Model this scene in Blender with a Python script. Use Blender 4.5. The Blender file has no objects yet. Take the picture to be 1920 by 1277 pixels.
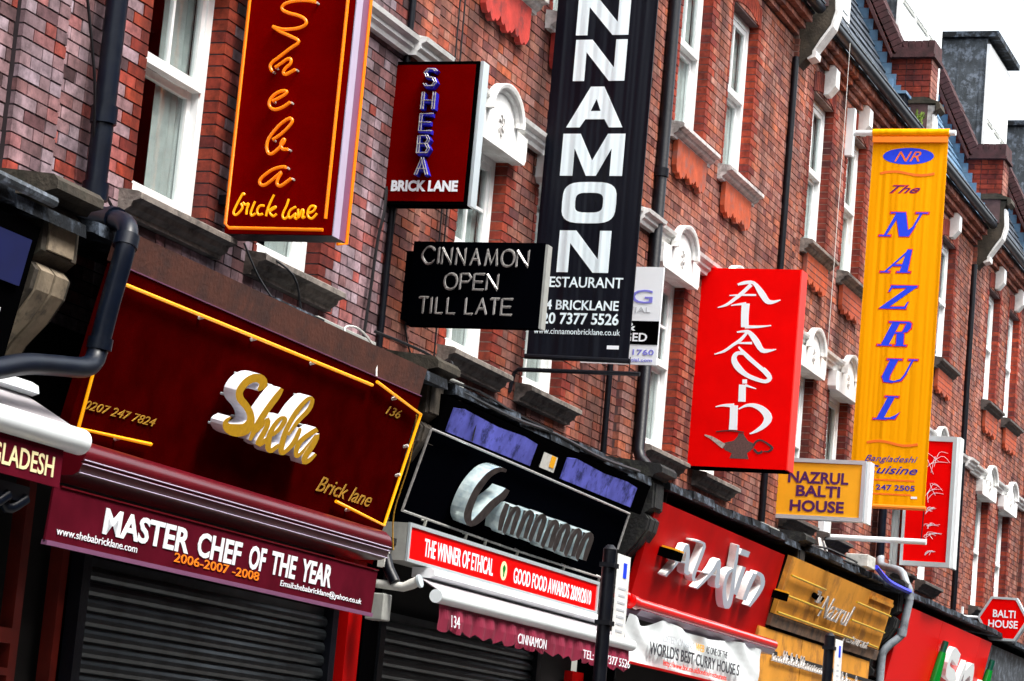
import bpy, bmesh, math, random
from mathutils import Vector, Matrix
R = random.Random(7)
C = bpy.context.scene.collection
S = bpy.context.scene

# ------------------------------------------------------------------ camera, sky, sun, exposure
cam_d = bpy.data.cameras.new('camera'); cam = bpy.data.objects.new('camera', cam_d); C.objects.link(cam)
S.camera = cam
YAW, PITCH, ROLL = 0.36694506, 0.16231017, 0.09038298
fw = Vector((math.cos(PITCH)*math.cos(YAW), math.cos(PITCH)*math.sin(YAW), math.sin(PITCH)))
rt = fw.cross(Vector((0, 0, 1))).normalized(); up = rt.cross(fw)
r2 = rt*math.cos(ROLL)+up*math.sin(ROLL); u2 = -rt*math.sin(ROLL)+up*math.cos(ROLL)
cam.matrix_world = Matrix(((r2.x, u2.x, -fw.x, 0), (r2.y, u2.y, -fw.y, -7.6), (r2.z, u2.z, -fw.z, 1.65), (0, 0, 0, 1)))
cam_d.sensor_width = 36; cam_d.lens = 36*5000/1920; cam_d.clip_start = 0.1; cam_d.clip_end = 2000

SUN_EL, SUN_AZ = math.radians(60), math.radians(-108)      # high behind thin cloud, over the street
wd = bpy.data.worlds.new('World'); S.world = wd; wd.use_nodes = True
wn = wd.node_tree.nodes; wl_ = wd.node_tree.links
bg = wn['Background']; bg.inputs['Strength'].default_value = 0.15
sky = wn.new('ShaderNodeTexSky'); sky.sky_type = 'NISHITA'; sky.sun_disc = False
sky.sun_elevation = SUN_EL; sky.sun_rotation = math.pi/2-SUN_AZ; sky.air_density = 1.6; sky.dust_density = 5.0
hs = wn.new('ShaderNodeHueSaturation'); hs.inputs['Saturation'].default_value = 0.38
hs.inputs['Value'].default_value = 1.15
wl_.new(sky.outputs[0], hs.inputs['Color']); wl_.new(hs.outputs[0], bg.inputs['Color'])
sd = bpy.data.lights.new('sun', 'SUN'); sd.energy = 1.5; sd.angle = math.radians(14); sd.color = (1, .96, .9)
sun = bpy.data.objects.new('sun', sd); C.objects.link(sun)
sdir = Vector((math.cos(SUN_EL)*math.cos(SUN_AZ), math.cos(SUN_EL)*math.sin(SUN_AZ), math.sin(SUN_EL)))
sun.rotation_euler = sdir.to_track_quat('Z', 'Y').to_euler(); sun.location = sdir*60
S.view_settings.view_transform = 'Standard'; S.view_settings.look = 'None'
S.view_settings.gamma = 1; S.view_settings.use_curve_mapping = False
S.view_settings.exposure = 1.35

# ------------------------------------------------------------------ materials
MATS = {}
def mat(name, col, rough=.6, metal=0., noise=.0, nscale=6., spec=.5, emit=None, es=1., bump=0., bscale=40., dirt=None, dscale=2., damt=.5, wave=0., coat=0.):
    if name in MATS: return MATS[name]
    m = bpy.data.materials.new(name); m.use_nodes = True; n = m.node_tree.nodes; l = m.node_tree.links
    b = n['Principled BSDF']; b.inputs['Roughness'].default_value = rough; b.inputs['Metallic'].default_value = metal
    b.inputs['Specular IOR Level'].default_value = spec; b.inputs['Coat Weight'].default_value = coat
    b.inputs['Base Color'].default_value = (*col, 1)
    tc = n.new('ShaderNodeTexCoord'); src = None
    if noise or dirt:
        nz = n.new('ShaderNodeTexNoise'); nz.inputs['Scale'].default_value = nscale; nz.inputs['Detail'].default_value = 6
        l.new(tc.outputs['Object'], nz.inputs['Vector'])
        mx = n.new('ShaderNodeMix'); mx.data_type = 'RGBA'
        mr = n.new('ShaderNodeMapRange'); mr.inputs[1].default_value = .3; mr.inputs[2].default_value = .7
        l.new(nz.outputs[0], mr.inputs[0]); l.new(mr.outputs[0], mx.inputs[0])
        mx.inputs[6].default_value = (*[c*(1-noise) for c in col], 1); mx.inputs[7].default_value = (*[min(1, c*(1+noise)) for c in col], 1)
        src = mx.outputs[2]
        if dirt:
            n2 = n.new('ShaderNodeTexNoise'); n2.inputs['Scale'].default_value = dscale; n2.inputs['Detail'].default_value = 8; n2.inputs['Roughness'].default_value = .7
            l.new(tc.outputs['Object'], n2.inputs['Vector'])
            m2 = n.new('ShaderNodeMapRange'); m2.inputs[1].default_value = .5; m2.inputs[2].default_value = .62; m2.inputs[4].default_value = damt
            l.new(n2.outputs[0], m2.inputs[0])
            x2 = n.new('ShaderNodeMix'); x2.data_type = 'RGBA'; l.new(m2.outputs[0], x2.inputs[0]); l.new(src, x2.inputs[6]); x2.inputs[7].default_value = (*dirt, 1)
            src = x2.outputs[2]
        l.new(src, b.inputs['Base Color'])
    hsrc = None
    if bump:
        n3 = n.new('ShaderNodeTexNoise'); n3.inputs['Scale'].default_value = bscale; n3.inputs['Detail'].default_value = 5
        l.new(tc.outputs['Object'], n3.inputs['Vector']); bp = n.new('ShaderNodeBump'); bp.inputs['Strength'].default_value = bump; bp.inputs['Distance'].default_value = .01
        l.new(n3.outputs[0], bp.inputs['Height']); l.new(bp.outputs[0], b.inputs['Normal'])
    if wave:     # long vertical creases of hanging cloth
        mp = n.new('ShaderNodeMapping'); mp.inputs['Scale'].default_value = (0, 3.6, .08); l.new(tc.outputs['Object'], mp.inputs['Vector'])
        n4 = n.new('ShaderNodeTexNoise'); n4.inputs['Scale'].default_value = 1.6; n4.inputs['Detail'].default_value = 2; l.new(mp.outputs[0], n4.inputs['Vector'])
        bp = n.new('ShaderNodeBump'); bp.inputs['Strength'].default_value = wave; bp.inputs['Distance'].default_value = .1
        l.new(n4.outputs[0], bp.inputs['Height']); l.new(bp.outputs[0], b.inputs['Normal'])
    if emit: b.inputs['Emission Color'].default_value = (*emit, 1); b.inputs['Emission Strength'].default_value = es
    MATS[name] = m; return m

def brick_mat(name, stops, island, grime=.5):
    m = bpy.data.materials.new(name); m.use_nodes = True; n = m.node_tree.nodes; l = m.node_tree.links
    b = n['Principled BSDF']; b.inputs['Roughness'].default_value = .85; b.inputs['Specular IOR Level'].default_value = .25
    if island: g = n.new('ShaderNodeNewGeometry'); rnd = g.outputs['Random Per Island']
    else: g = n.new('ShaderNodeObjectInfo'); rnd = g.outputs['Random']
    cr = n.new('ShaderNodeValToRGB'); cr.color_ramp.interpolation = 'LINEAR'
    e = cr.color_ramp.elements
    while len(e) > 1: e.remove(e[0])
    e[0].position = 0; e[0].color = (*stops[0], 1)
    for i, c in enumerate(stops[1:], 1): k = e.new(i/(len(stops)-1)); k.color = (*c, 1)
    l.new(rnd, cr.inputs[0])
    geo = n.new('ShaderNodeNewGeometry')
    n1 = n.new('ShaderNodeTexNoise'); n1.inputs['Scale'].default_value = 14; n1.inputs['Detail'].default_value = 6; n1.inputs['Roughness'].default_value = .65; l.new(geo.outputs['Position'], n1.inputs['Vector'])
    mr = n.new('ShaderNodeMapRange'); mr.inputs[1].default_value = .35; mr.inputs[2].default_value = .65; mr.inputs[3].default_value = .6; mr.inputs[4].default_value = 1.35
    l.new(n1.outputs[0], mr.inputs[0])
    mu = n.new('ShaderNodeMix'); mu.data_type = 'RGBA'; mu.blend_type = 'MULTIPLY'; mu.inputs[0].default_value = 1; l.new(cr.outputs[0], mu.inputs[6]); l.new(mr.outputs[0], mu.inputs[7])
    n2 = n.new('ShaderNodeTexNoise'); n2.inputs['Scale'].default_value = 1.1; n2.inputs['Detail'].default_value = 7; l.new(geo.outputs['Position'], n2.inputs['Vector'])
    m2 = n.new('ShaderNodeMapRange'); m2.inputs[1].default_value = .48; m2.inputs[2].default_value = .68; m2.inputs[4].default_value = grime; l.new(n2.outputs[0], m2.inputs[0])
    x2 = n.new('ShaderNodeMix'); x2.data_type = 'RGBA'; l.new(m2.outputs[0], x2.inputs[0]); l.new(mu.outputs[2], x2.inputs[6]); x2.inputs[7].default_value = (.045, .025, .03, 1)
    l.new(x2.outputs[2], b.inputs['Base Color'])
    mp = n.new('ShaderNodeMapping'); mp.inputs['Scale'].default_value = (2.2, 2.2, .28); l.new(geo.outputs['Position'], mp.inputs['Vector'])
    n5 = n.new('ShaderNodeTexNoise'); n5.inputs['Scale'].default_value = 1.3; n5.inputs['Detail'].default_value = 5; l.new(mp.outputs[0], n5.inputs['Vector'])
    m5 = n.new('ShaderNodeMapRange'); m5.inputs[1].default_value = .36; m5.inputs[2].default_value = .62; m5.inputs[3].default_value = .45; m5.inputs[4].default_value = 1.12; l.new(n5.outputs[0], m5.inputs[0])
    mu2 = n.new('ShaderNodeMix'); mu2.data_type = 'RGBA'; mu2.blend_type = 'MULTIPLY'; mu2.inputs[0].default_value = 1; l.new(x2.outputs[2], mu2.inputs[6]); l.new(m5.outputs[0], mu2.inputs[7]); l.new(mu2.outputs[2], b.inputs['Base Color'])
    bp = n.new('ShaderNodeBump'); bp.inputs['Strength'].default_value = .5; bp.inputs['Distance'].default_value = .006; l.new(n1.outputs[0], bp.inputs['Height']); l.new(bp.outputs[0], b.inputs['Normal'])
    return m
mauve = [(.03, .014, .016), (.27, .15, .16), (.38, .29, .33), (.20, .09, .09), (.36, .23, .25), (.33, .05, .03), (.31, .19, .21), (.40, .31, .36), (.12, .05, .055), (.34, .25, .28)]
mixed = [(.06, .018, .018), (.28, .095, .06), (.22, .095, .075), (.33, .08, .035), (.16, .05, .045), (.32, .14, .10), (.10, .03, .03), (.27, .11, .09), (.32, .06, .025), (.28, .15, .13)]
redd = [(.11, .03, .025), (.36, .12, .075), (.29, .12, .095), (.42, .115, .055), (.23, .07, .055), (.36, .17, .13), (.16, .045, .04), (.39, .14, .09), (.31, .16, .14)]
rub = [(.17, .02, .012), (.27, .035, .016), (.12, .016, .014), (.31, .045, .018), (.21, .028, .016)]
BR = {k: (brick_mat('brick_'+k, v, False), brick_mat('brickwork_'+k, v, True)) for k, v in dict(mauve=mauve, mixed=mixed, red=redd, rubbed=rub).items()}
M = dict(
 mortar_dark=mat('mortar_dark', (.025, .016, .02), .95, noise=.4, nscale=9),
 mortar_light=mat('mortar_light', (.20, .13, .11), .95, noise=.35, nscale=9, dirt=(.06, .04, .04)),
 mortar_mid=mat('mortar_mid', (.09, .05, .05), .95, noise=.35, nscale=9),
 white=mat('white_paint', (.86, .88, .88), .45, noise=.05, dirt=(.35, .34, .33), dscale=3, damt=.3),
 stone_white=mat('white_painted_stone', (.86, .87, .86), .6, noise=.07, nscale=4, dirt=(.4, .38, .34), dscale=2.2, damt=.45, bump=.2),
 sillstone=mat('weathered_sill_stone', (.20, .175, .155), .9, noise=.35, nscale=14, dirt=(.05, .045, .04), dscale=5, damt=.8, bump=.5),
 sill_light=mat('pale_sill_stone', (.50, .48, .47), .85, noise=.3, nscale=14, dirt=(.10, .09, .085), dscale=4, damt=.7, bump=.4),
 sill_dark=mat('dark_sill_stone', (.07, .06, .055), .9, noise=.4, nscale=12, bump=.5),
 cream=mat('cream_stone', (.22, .175, .12), .8, noise=.3, nscale=8, dirt=(.06, .05, .04), dscale=6, damt=.85, bump=.4),
 darkstone=mat('dark_weathered_stone', (.045, .036, .026), .95, noise=.5, nscale=7, dirt=(.02, .02, .012), dscale=5, damt=.8, bump=.6),
 terracotta=mat('orange_terracotta', (.40, .06, .014), .75, noise=.25, nscale=9, dirt=(.16, .08, .07), dscale=5, damt=.7, bump=.3),
 terracotta_red=mat('red_terracotta', (.45, .035, .025), .75, noise=.25, nscale=9, dirt=(.10, .02, .02), dscale=5, damt=.7, bump=.3),
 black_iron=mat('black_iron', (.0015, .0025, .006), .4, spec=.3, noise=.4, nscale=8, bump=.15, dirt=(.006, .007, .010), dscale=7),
 blue_iron=mat('blue_black_pipe', (.0012, .004, .012), .38, spec=.3, noise=.3, nscale=5, dirt=(.01, .014, .02), dscale=6, damt=.5),
 grey_pipe=mat('grey_plastic_pipe', (.28, .32, .36), .4, noise=.15, nscale=6, dirt=(.06, .07, .08), dscale=5, damt=.6),
 black=mat('black_paint', (.001, .001, .0012), .6, spec=.0),
 black_gloss=mat('black_gloss_panel', (.0008, .001, .002), .6, spec=.0),
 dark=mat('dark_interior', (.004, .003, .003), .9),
 wood_dark=mat('dark_red_timber', (.13, .008, .003), .5, noise=.35, nscale=6),
 lead=mat('lead_flashing', (.045, .055, .065), .55, noise=.5, nscale=6, dirt=(.22, .26, .32), dscale=9, damt=.7, bump=.5),
 lead_dark=mat('dark_lead_ledge', (.007, .009, .012), .7, spec=.2, noise=.6, nscale=7, dirt=(.16, .20, .26), dscale=7, damt=.45, bump=.6),
 lead_sky=mat('lead_sheet_sky_tint', (.10, .19, .30), .35, noise=.4, nscale=3, dirt=(.28, .42, .55), dscale=2, damt=.6),  # sky reflected on the lead is put into this pale blue colour
 slate=mat('slate', (.04, .05, .065), .45, noise=.5, nscale=8, dirt=(.13, .17, .22), dscale=4, damt=.6, bump=.3),
 maroon=mat('maroon_sign_board', (.042, .0004, .0004), .6, noise=.25, nscale=5, spec=.0, bump=.15, bscale=90),
 red_dark=mat('deep_red_sign_face', (.135, .0002, .0002), .6, noise=.12, nscale=4, spec=.0),
 brown_board=mat('brown_fascia_board', (.075, .020, .010), .8, noise=.25, nscale=8, dirt=(.03, .012, .01), dscale=3, damt=.7, bump=.3),
 mauve_side=mat('mauve_sign_side', (.20, .08, .16), .4, noise=.08), mauve_light=mat('pale_sign_side', (.45, .38, .52), .35, noise=.05),
 neon=mat('orange_neon_tube', (.85, .20, .005), .25, emit=(1., .20, .0), es=.16),
 neon_bright=mat('yellow_neon_tube', (.9, .35, .005), .25, emit=(1., .36, .0), es=.24),
 neon_white=mat('unlit_glass_tube', (.36, .35, .34), .15, spec=.8, noise=.3, nscale=40),
 gold=mat('gold_letter_face', (.50, .27, .008), .4, noise=.12, nscale=30),
 gold_dim=mat('gold_painted_text', (.42, .22, .02), .5, noise=.3, nscale=60),
 steel=mat('steel_letter_side', (.86, .86, .94), .3, metal=.25, noise=.08, nscale=9), chrome=mat('chrome', (.62, .82, .92), .16, metal=.45, noise=.35, nscale=14), chrome_front=mat('dark_reflection_letter_face', (.09, .075, .07), .3, metal=.6, noise=.5, nscale=18),  # chrome: sky reflection put into the side colour, dark reflection into the front colour
 greysteel=mat('grey_letter_face', (.42, .50, .58), .4, metal=.0),
 blue_side=mat('blue_letter_body', (.01, .01, .42), .5), text_white=mat('white_lettering', (.86, .9, .95), .5, emit=None),
 awn_maroon=mat('maroon_awning_metal', (.10, .002, .007), .28, noise=.15, nscale=3, spec=.3, coat=.15),
 awn_cloth=mat('maroon_awning_cloth', (.085, .004, .012), .8, spec=.02, noise=.2, nscale=5),
 awn_cloth2=mat('crimson_valance_cloth', (.22, .006, .035), .8, noise=.3, nscale=4),
 white_metal=mat('white_awning_metal', (.80, .86, .88), .3, noise=.05), canopy_grey=mat('grey_canopy_cloth', (.33, .31, .33), .8, noise=.1),
 red_gloss=mat('bright_red_metal', (.80, .002, .002), .14, spec=.8, coat=.7), red=mat('bright_red_face', (.80, .0002, .0002), .6, spec=.04, noise=.08, nscale=3),
 red_side=mat('lighter_red_side', (.92, .03, .02), .5), red_far=mat('red_glossy_board', (.78, .001, .001), .35, spec=.12), red_board=mat('red_fascia_board', (.36, .001, .001), .5, noise=.15, nscale=3, spec=.08),
 orange_txt=mat('orange_lettering', (.9, .22, .005), .5), cream_txt=mat('cream_lettering', (.85, .75, .42), .5),
 ban_black=mat('black_banner_cloth', (.0006, .0018, .007), .42, spec=.22, wave=.6), ban_white=mat('white_banner_print', (.78, .9, .95), .5, wave=.5),
 yellow=mat('yellow_banner_cloth', (.90, .36, .0), .7, spec=.05, wave=.45), yellow_dk=mat('orange_banner_hem', (.88, .22, .0), .6),
 blue_print=mat('blue_print', (.0, .045, .80), .55), maroon_print=mat('dark_purple_print', (.07, .004, .10), .55), navy_print=mat('navy_print', (.01, .008, .30), .55), red_print=mat('red_outline_print', (.80, .03, .01), .55), orange_print=mat('orange_print', (.90, .17, .0), .55),
 lilac_print=mat('lilac_print', (.22, .22, .75), .6), grey_print=mat('grey_print', (.55, .58, .62), .6), dark_print=mat('dark_print', (.03, .03, .04), .6),
 amber=mat('amber_light_box_face', (.95, .42, .0), .6, noise=.04), frame_silver=mat('silver_frame', (.62, .70, .74), .3, metal=.4, noise=.05),
 blue_board=mat('faded_blue_board', (.11, .12, .50), .7, spec=.1, noise=.3, nscale=6, dirt=(.012, .014, .05), dscale=7, damt=.8),
 navy_board=mat('deep_blue_board', (.003, .008, .075), .6, noise=.2, nscale=4),
 plastic=mat('off_white_plastic', (.62, .62, .58), .5, noise=.1, nscale=20, dirt=(.2, .2, .18), dscale=8, damt=.5), plastic_grey=mat('grey_plastic', (.33, .34, .32), .5, noise=.1, nscale=20),
 sticker=mat('yellow_sticker', (.9, .42, .0), .5), cable=mat('black_cable', (.006, .006, .008), .5), cable_white=mat('white_cable', (.65, .65, .62), .5), cable_blue=mat('blue_cable', (.02, .03, .75), .5),
 shutter=mat('galvanised_shutter', (.045, .055, .062), .38, metal=.75, noise=.3, nscale=5, dirt=(.015, .016, .018), dscale=3, damt=.6),
 wood=mat('orange_plywood', (.62, .27, .035), .7, spec=.15, noise=.16, nscale=2.5, dirt=(.20, .085, .03), dscale=2.2, damt=.6), wood_grey=mat('weathered_plank', (.17, .10, .06), .8, noise=.4, nscale=8, dirt=(.03, .03, .03), dscale=5, damt=.7),
 yellow_tube=mat('dull_yellow_tube', (.52, .34, .0), .35), green=mat('green_glass', (.0, .20, .02), .25), green_dk=mat('dark_green_cap', (.0, .06, .035), .3),
 lead_black=mat('tarred_ledge', (.006, .007, .008), .8, noise=.5, nscale=9, dirt=(.05, .055, .04), dscale=7, damt=.5, bump=.6), puffy=mat('white_puffy_letter', (.85, .90, .92), .35), moss=mat('moss', (.10, .16, .015), .95, noise=.5, nscale=30),
 curtain=mat('pale_net_curtain', (.34, .37, .36), .9, noise=.15, nscale=10), banner_grey=mat('pale_cloth_banner', (.74, .80, .82), .7, noise=.1, nscale=3),
 brick_side=mat('sooty_brick_coping', (.045, .014, .016), .9, noise=.5, nscale=9, bump=.4),
 ground=mat('asphalt', (.05, .05, .052), .9, noise=.2, nscale=20, bump=.3), paving=mat('paving_stone', (.22, .21, .20), .85, noise=.2, nscale=5),
 opposite=mat('brown_brick', (.11, .07, .055), .9, noise=.3, nscale=3),
)
def glass():
    m = bpy.data.materials.new('window_glass'); m.use_nodes = True; n = m.node_tree.nodes; l = m.node_tree.links
    n.remove(n['Principled BSDF']); o = n['Material Output']
    t = n.new('ShaderNodeBsdfTransparent'); t.inputs[0].default_value = (.93, .96, .96, 1); g = n.new('ShaderNodeBsdfGlossy'); g.inputs['Roughness'].default_value = .04
    lw = n.new('ShaderNodeLayerWeight'); pw = n.new('ShaderNodeMath'); pw.operation = 'POWER'; pw.inputs[1].default_value = 4; l.new(lw.outputs['Facing'], pw.inputs[0])
    f = n.new('ShaderNodeMath'); f.operation = 'MULTIPLY_ADD'; f.inputs[1].default_value = .30; f.inputs[2].default_value = .03; l.new(pw.outputs[0], f.inputs[0]); x = n.new('ShaderNodeMixShader')
    tc = n.new('ShaderNodeTexCoord'); nz = n.new('ShaderNodeTexNoise'); nz.inputs['Scale'].default_value = 2.5; l.new(tc.outputs['Object'], nz.inputs['Vector'])
    bp = n.new('ShaderNodeBump'); bp.inputs['Strength'].default_value = .12; bp.inputs['Distance'].default_value = .05; l.new(nz.outputs[0], bp.inputs['Height']); l.new(bp.outputs[0], g.inputs['Normal'])
    l.new(f.outputs[0], x.inputs[0]); l.new(t.outputs[0], x.inputs[1]); l.new(g.outputs[0], x.inputs[2]); l.new(x.outputs[0], o.inputs[0]); return m
M['glass'] = glass()

# ------------------------------------------------------------------ mesh helpers
ROOT = {}
class Frame:
    """local axes: a to the right, b up, c out of the face"""
    def __init__(s, o, r=(1, 0, 0), u=(0, 0, 1)):
        s.o = Vector(o); s.r = Vector(r).normalized(); s.u = Vector(u).normalized(); s.n = s.r.cross(s.u)
    def p(s, a, b, c=0.): return s.o+s.r*a+s.u*b+s.n*c
def face_x(X): return Frame((X, 0, 0), (0, -1, 0), (0, 0, 1))             # a board square to the street, seen end-on from the pavement
def face_w(Y): return Frame((0, Y, 0))                                  # a board flat along the terrace
def face_t(y0, z0, y1, z1): return Frame((0, y0, z0), (1, 0, 0), (0, y1-y0, z1-z0))
class MB:
    def __init__(s): s.v = []; s.f = []; s.m = []; s.cur = 0
    def add(s, vs, fs):
        k = len(s.v); s.v += [tuple(v) for v in vs]; s.f += [tuple(i+k for i in f) for f in fs]; s.m += [s.cur]*len(fs); return s
    def box(s, x0, x1, y0, y1, z0, z1):
        return s.add([(x0, y0, z0), (x1, y0, z0), (x1, y1, z0), (x0, y1, z0), (x0, y0, z1), (x1, y0, z1), (x1, y1, z1), (x0, y1, z1)],
                     [(0, 3, 2, 1), (4, 5, 6, 7), (0, 1, 5, 4), (1, 2, 6, 5), (2, 3, 7, 6), (3, 0, 4, 7)])
    def fbox(s, F, a0, a1, b0, b1, c0, c1):
        return s.add([F.p(a, b, c) for a, b, c in ((a0, b0, c0), (a1, b0, c0), (a1, b1, c0), (a0, b1, c0), (a0, b0, c1), (a1, b0, c1), (a1, b1, c1), (a0, b1, c1))],
                     [(0, 3, 2, 1), (4, 5, 6, 7), (0, 1, 5, 4), (1, 2, 6, 5), (2, 3, 7, 6), (3, 0, 4, 7)])
    def poly(s, F, pts, c0, c1):
        n = len(pts); ar = sum(pts[i][0]*pts[(i+1) % n][1]-pts[(i+1) % n][0]*pts[i][1] for i in range(n))
        if ar < 0: pts = pts[::-1]
        s.add([F.p(a, b, c0) for a, b in pts]+[F.p(a, b, c1) for a, b in pts],
              [tuple(range(n))[::-1], tuple(range(n, 2*n))]+[(i, (i+1) % n, n+(i+1) % n, n+i) for i in range(n)]); return s
    def prof(s, pts, x0, x1):          # (y,z) outline pushed along the street
        return s.poly(Frame((x0, 0, 0), (0, -1, 0), (0, 0, 1)), [(-y, z) for y, z in pts], 0, -(x1-x0))
    def tube(s, pts, r, n=8, smooth=0, closed=False):
        P = [Vector(p) for p in pts]
        if smooth: P = catmull(P, smooth)
        prev = None; rings = []
        for i, p in enumerate(P):
            t = (P[min(i+1, len(P)-1)]-P[max(i-1, 0)]);
            if t.length < 1e-7: t = Vector((1, 0, 0))
            t.normalize()
            if prev is None: a = t.orthogonal().normalized()
            else: a = (prev-t*prev.dot(t)); a = a.normalized() if a.length > 1e-6 else t.orthogonal().normalized()
            prev = a; b = t.cross(a); rr = r if not isinstance(r, (list, tuple)) else r[min(i, len(r)-1)]
            rings.append([p+(a*math.cos(2*math.pi*k/n)+b*math.sin(2*math.pi*k/n))*rr for k in range(n)])
        k0 = [v for rg in rings for v in rg]; fs = []
        for i in range(len(rings)-1):
            for k in range(n): fs.append((i*n+k, i*n+(k+1) % n, (i+1)*n+(k+1) % n, (i+1)*n+k))
        fs.append(tuple(range(n))[::-1]); L = (len(rings)-1)*n; fs.append(tuple(L+k for k in range(n)))
        return s.add(k0, fs)
    def ribbon(s, F, pts, c0, c1, sub=4, sidemat=None):
        if len(pts[0]) == 4:                                   # outline given as pairs of edge points
            n = len(pts); fr = []; bk = []
            for i, (a, b, a2, b2) in enumerate(pts):
                e = c1+i*.00006+R.random()*.00003
                fr += [F.p(a, b, e), F.p(a2, b2, e)]; bk += [F.p(a, b, c0), F.p(a2, b2, c0)]
        else:
            P = catmull([Vector(p) for p in pts], sub) if len(pts) > 2 else [Vector(p) for p in pts]
            n = len(P); fr = []; bk = []
            for i, p in enumerate(P):
                t = P[min(i+1, n-1)]-P[max(i-1, 0)]; t.z = 0
                if t.length < 1e-7: t = Vector((1, 0, 0))
                t.normalize(); q = Vector((-t.y, t.x)); w = max(p.z, .0015)/2; e = c1+i*.00006+R.random()*.00003
                for sg in (1, -1):
                    fr.append(F.p(p.x+q.x*w*sg, p.y+q.y*w*sg, e)); bk.append(F.p(p.x+q.x*w*sg, p.y+q.y*w*sg, c0))
        V = fr+bk; o = 2*n; m0 = s.cur
        s.add(V, [(2*i, 2*i+1, 2*i+3, 2*i+2) for i in range(n-1)])
        k = len(s.v)-len(V); fs = []
        for i in range(n-1):
            fs.append((2*i, 2*i+2, o+2*i+2, o+2*i)); fs.append((2*i+1, o+2*i+1, o+2*i+3, 2*i+3))
        fs.append((0, o, o+1, 1)); fs.append((2*n-2, 2*n-1, o+2*n-1, o+2*n-2))
        s.f += [tuple(i+k for i in f) for f in fs]; s.m += [sidemat if sidemat is not None else m0]*len(fs)
        return s
    def build(s, name, mats, parent=None, smooth=False, kind=None, label=None):
        if not isinstance(mats, (list, tuple)): mats = [mats]
        off = Vector((0, 0, 0)) if parent is None else ROOT.get(top(parent).name, Vector((0, 0, 0)))
        me = bpy.data.meshes.new(name); me.from_pydata([(v[0]-off.x, v[1]-off.y, v[2]-off.z) for v in s.v], [], s.f)
        for m in mats: me.materials.append(m)
        if any(s.m): me.polygons.foreach_set('material_index', s.m)
        if smooth: me.polygons.foreach_set('use_smooth', [True]*len(me.polygons)); me.set_sharp_from_angle(angle=math.radians(50))
        me.update()
        o = bpy.data.objects.new(name, me); C.objects.link(o)
        if parent is not None: o.parent = parent
        if kind: o['kind'] = kind
        if label: o['label'] = label
        return o
def top(o):
    while o.parent: o = o.parent
    return o
def catmull(P, k):
    out = []
    for i in range(len(P)-1):
        p0 = P[max(i-1, 0)]; p1 = P[i]; p2 = P[i+1]; p3 = P[min(i+2, len(P)-1)]
        for j in range(k):
            t = j/k; out.append(.5*((2*p1)+(p2-p0)*t+(2*p0-5*p1+4*p2-p3)*t*t+(3*p1-p0-3*p2+p3)*t*t*t))
    out.append(P[-1]); return out
def thing(name, label, cat, loc=(0, 0, 0), group=None):
    o = bpy.data.objects.new(name, None); C.objects.link(o); o.location = loc; o.empty_display_size = .2
    o['label'] = label; o['category'] = cat
    if group: o['group'] = group
    ROOT[o.name] = Vector(loc); return o
def tag(o, label, cat, group=None):
    o['label'] = label; o['category'] = cat
    if group: o['group'] = group
    return o
def text(body, F, a0, b0, w, h, c, thick=.003, shear=0., bold=.0, slope=0.):
    """flat lettering: cap height h, total width w, baseline start (a0,b0), c out from the face"""
    cu = bpy.data.curves.new('t', 'FONT'); cu.body = body; cu.size = 1; cu.shear = shear; cu.extrude = 0; cu.resolution_u = 3; cu.offset = bold
    ob = bpy.data.objects.new('t', cu); C.objects.link(ob)
    me = bpy.data.meshes.new_from_object(ob.evaluated_get(bpy.context.evaluated_depsgraph_get()))
    xs = [v.co.x for v in me.vertices]; ys = [v.co.y for v in me.vertices]
    cap = .73; x0, x1 = min(xs), max(xs); sx = w/(x1-x0); sy = h/cap
    mb = MB(); n = len(me.vertices)
    P = [(a0+(v.co.x-x0)*sx, b0+v.co.y*sy+(v.co.x-x0)*sx*slope) for v in me.vertices]
    fs = [tuple(p.vertices) for p in me.polygons]
    mb.add([F.p(a, b, c+thick) for a, b in P], fs)
    cnt = {}
    for f in fs:
        for i in range(len(f)):
            e = (f[i], f[(i+1) % len(f)]); k = (min(e), max(e)); cnt[k] = None if k in cnt else e
    be = [e for e in cnt.values() if e]
    if be: mb.add([F.p(a, b, c) for a, b in P]+[F.p(a, b, c+thick) for a, b in P], [(e[0], e[1], n+e[1], n+e[0])[::-1] for e in be])
    bpy.data.objects.remove(ob); bpy.data.curves.remove(cu); bpy.data.meshes.remove(me)
    return mb
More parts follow.
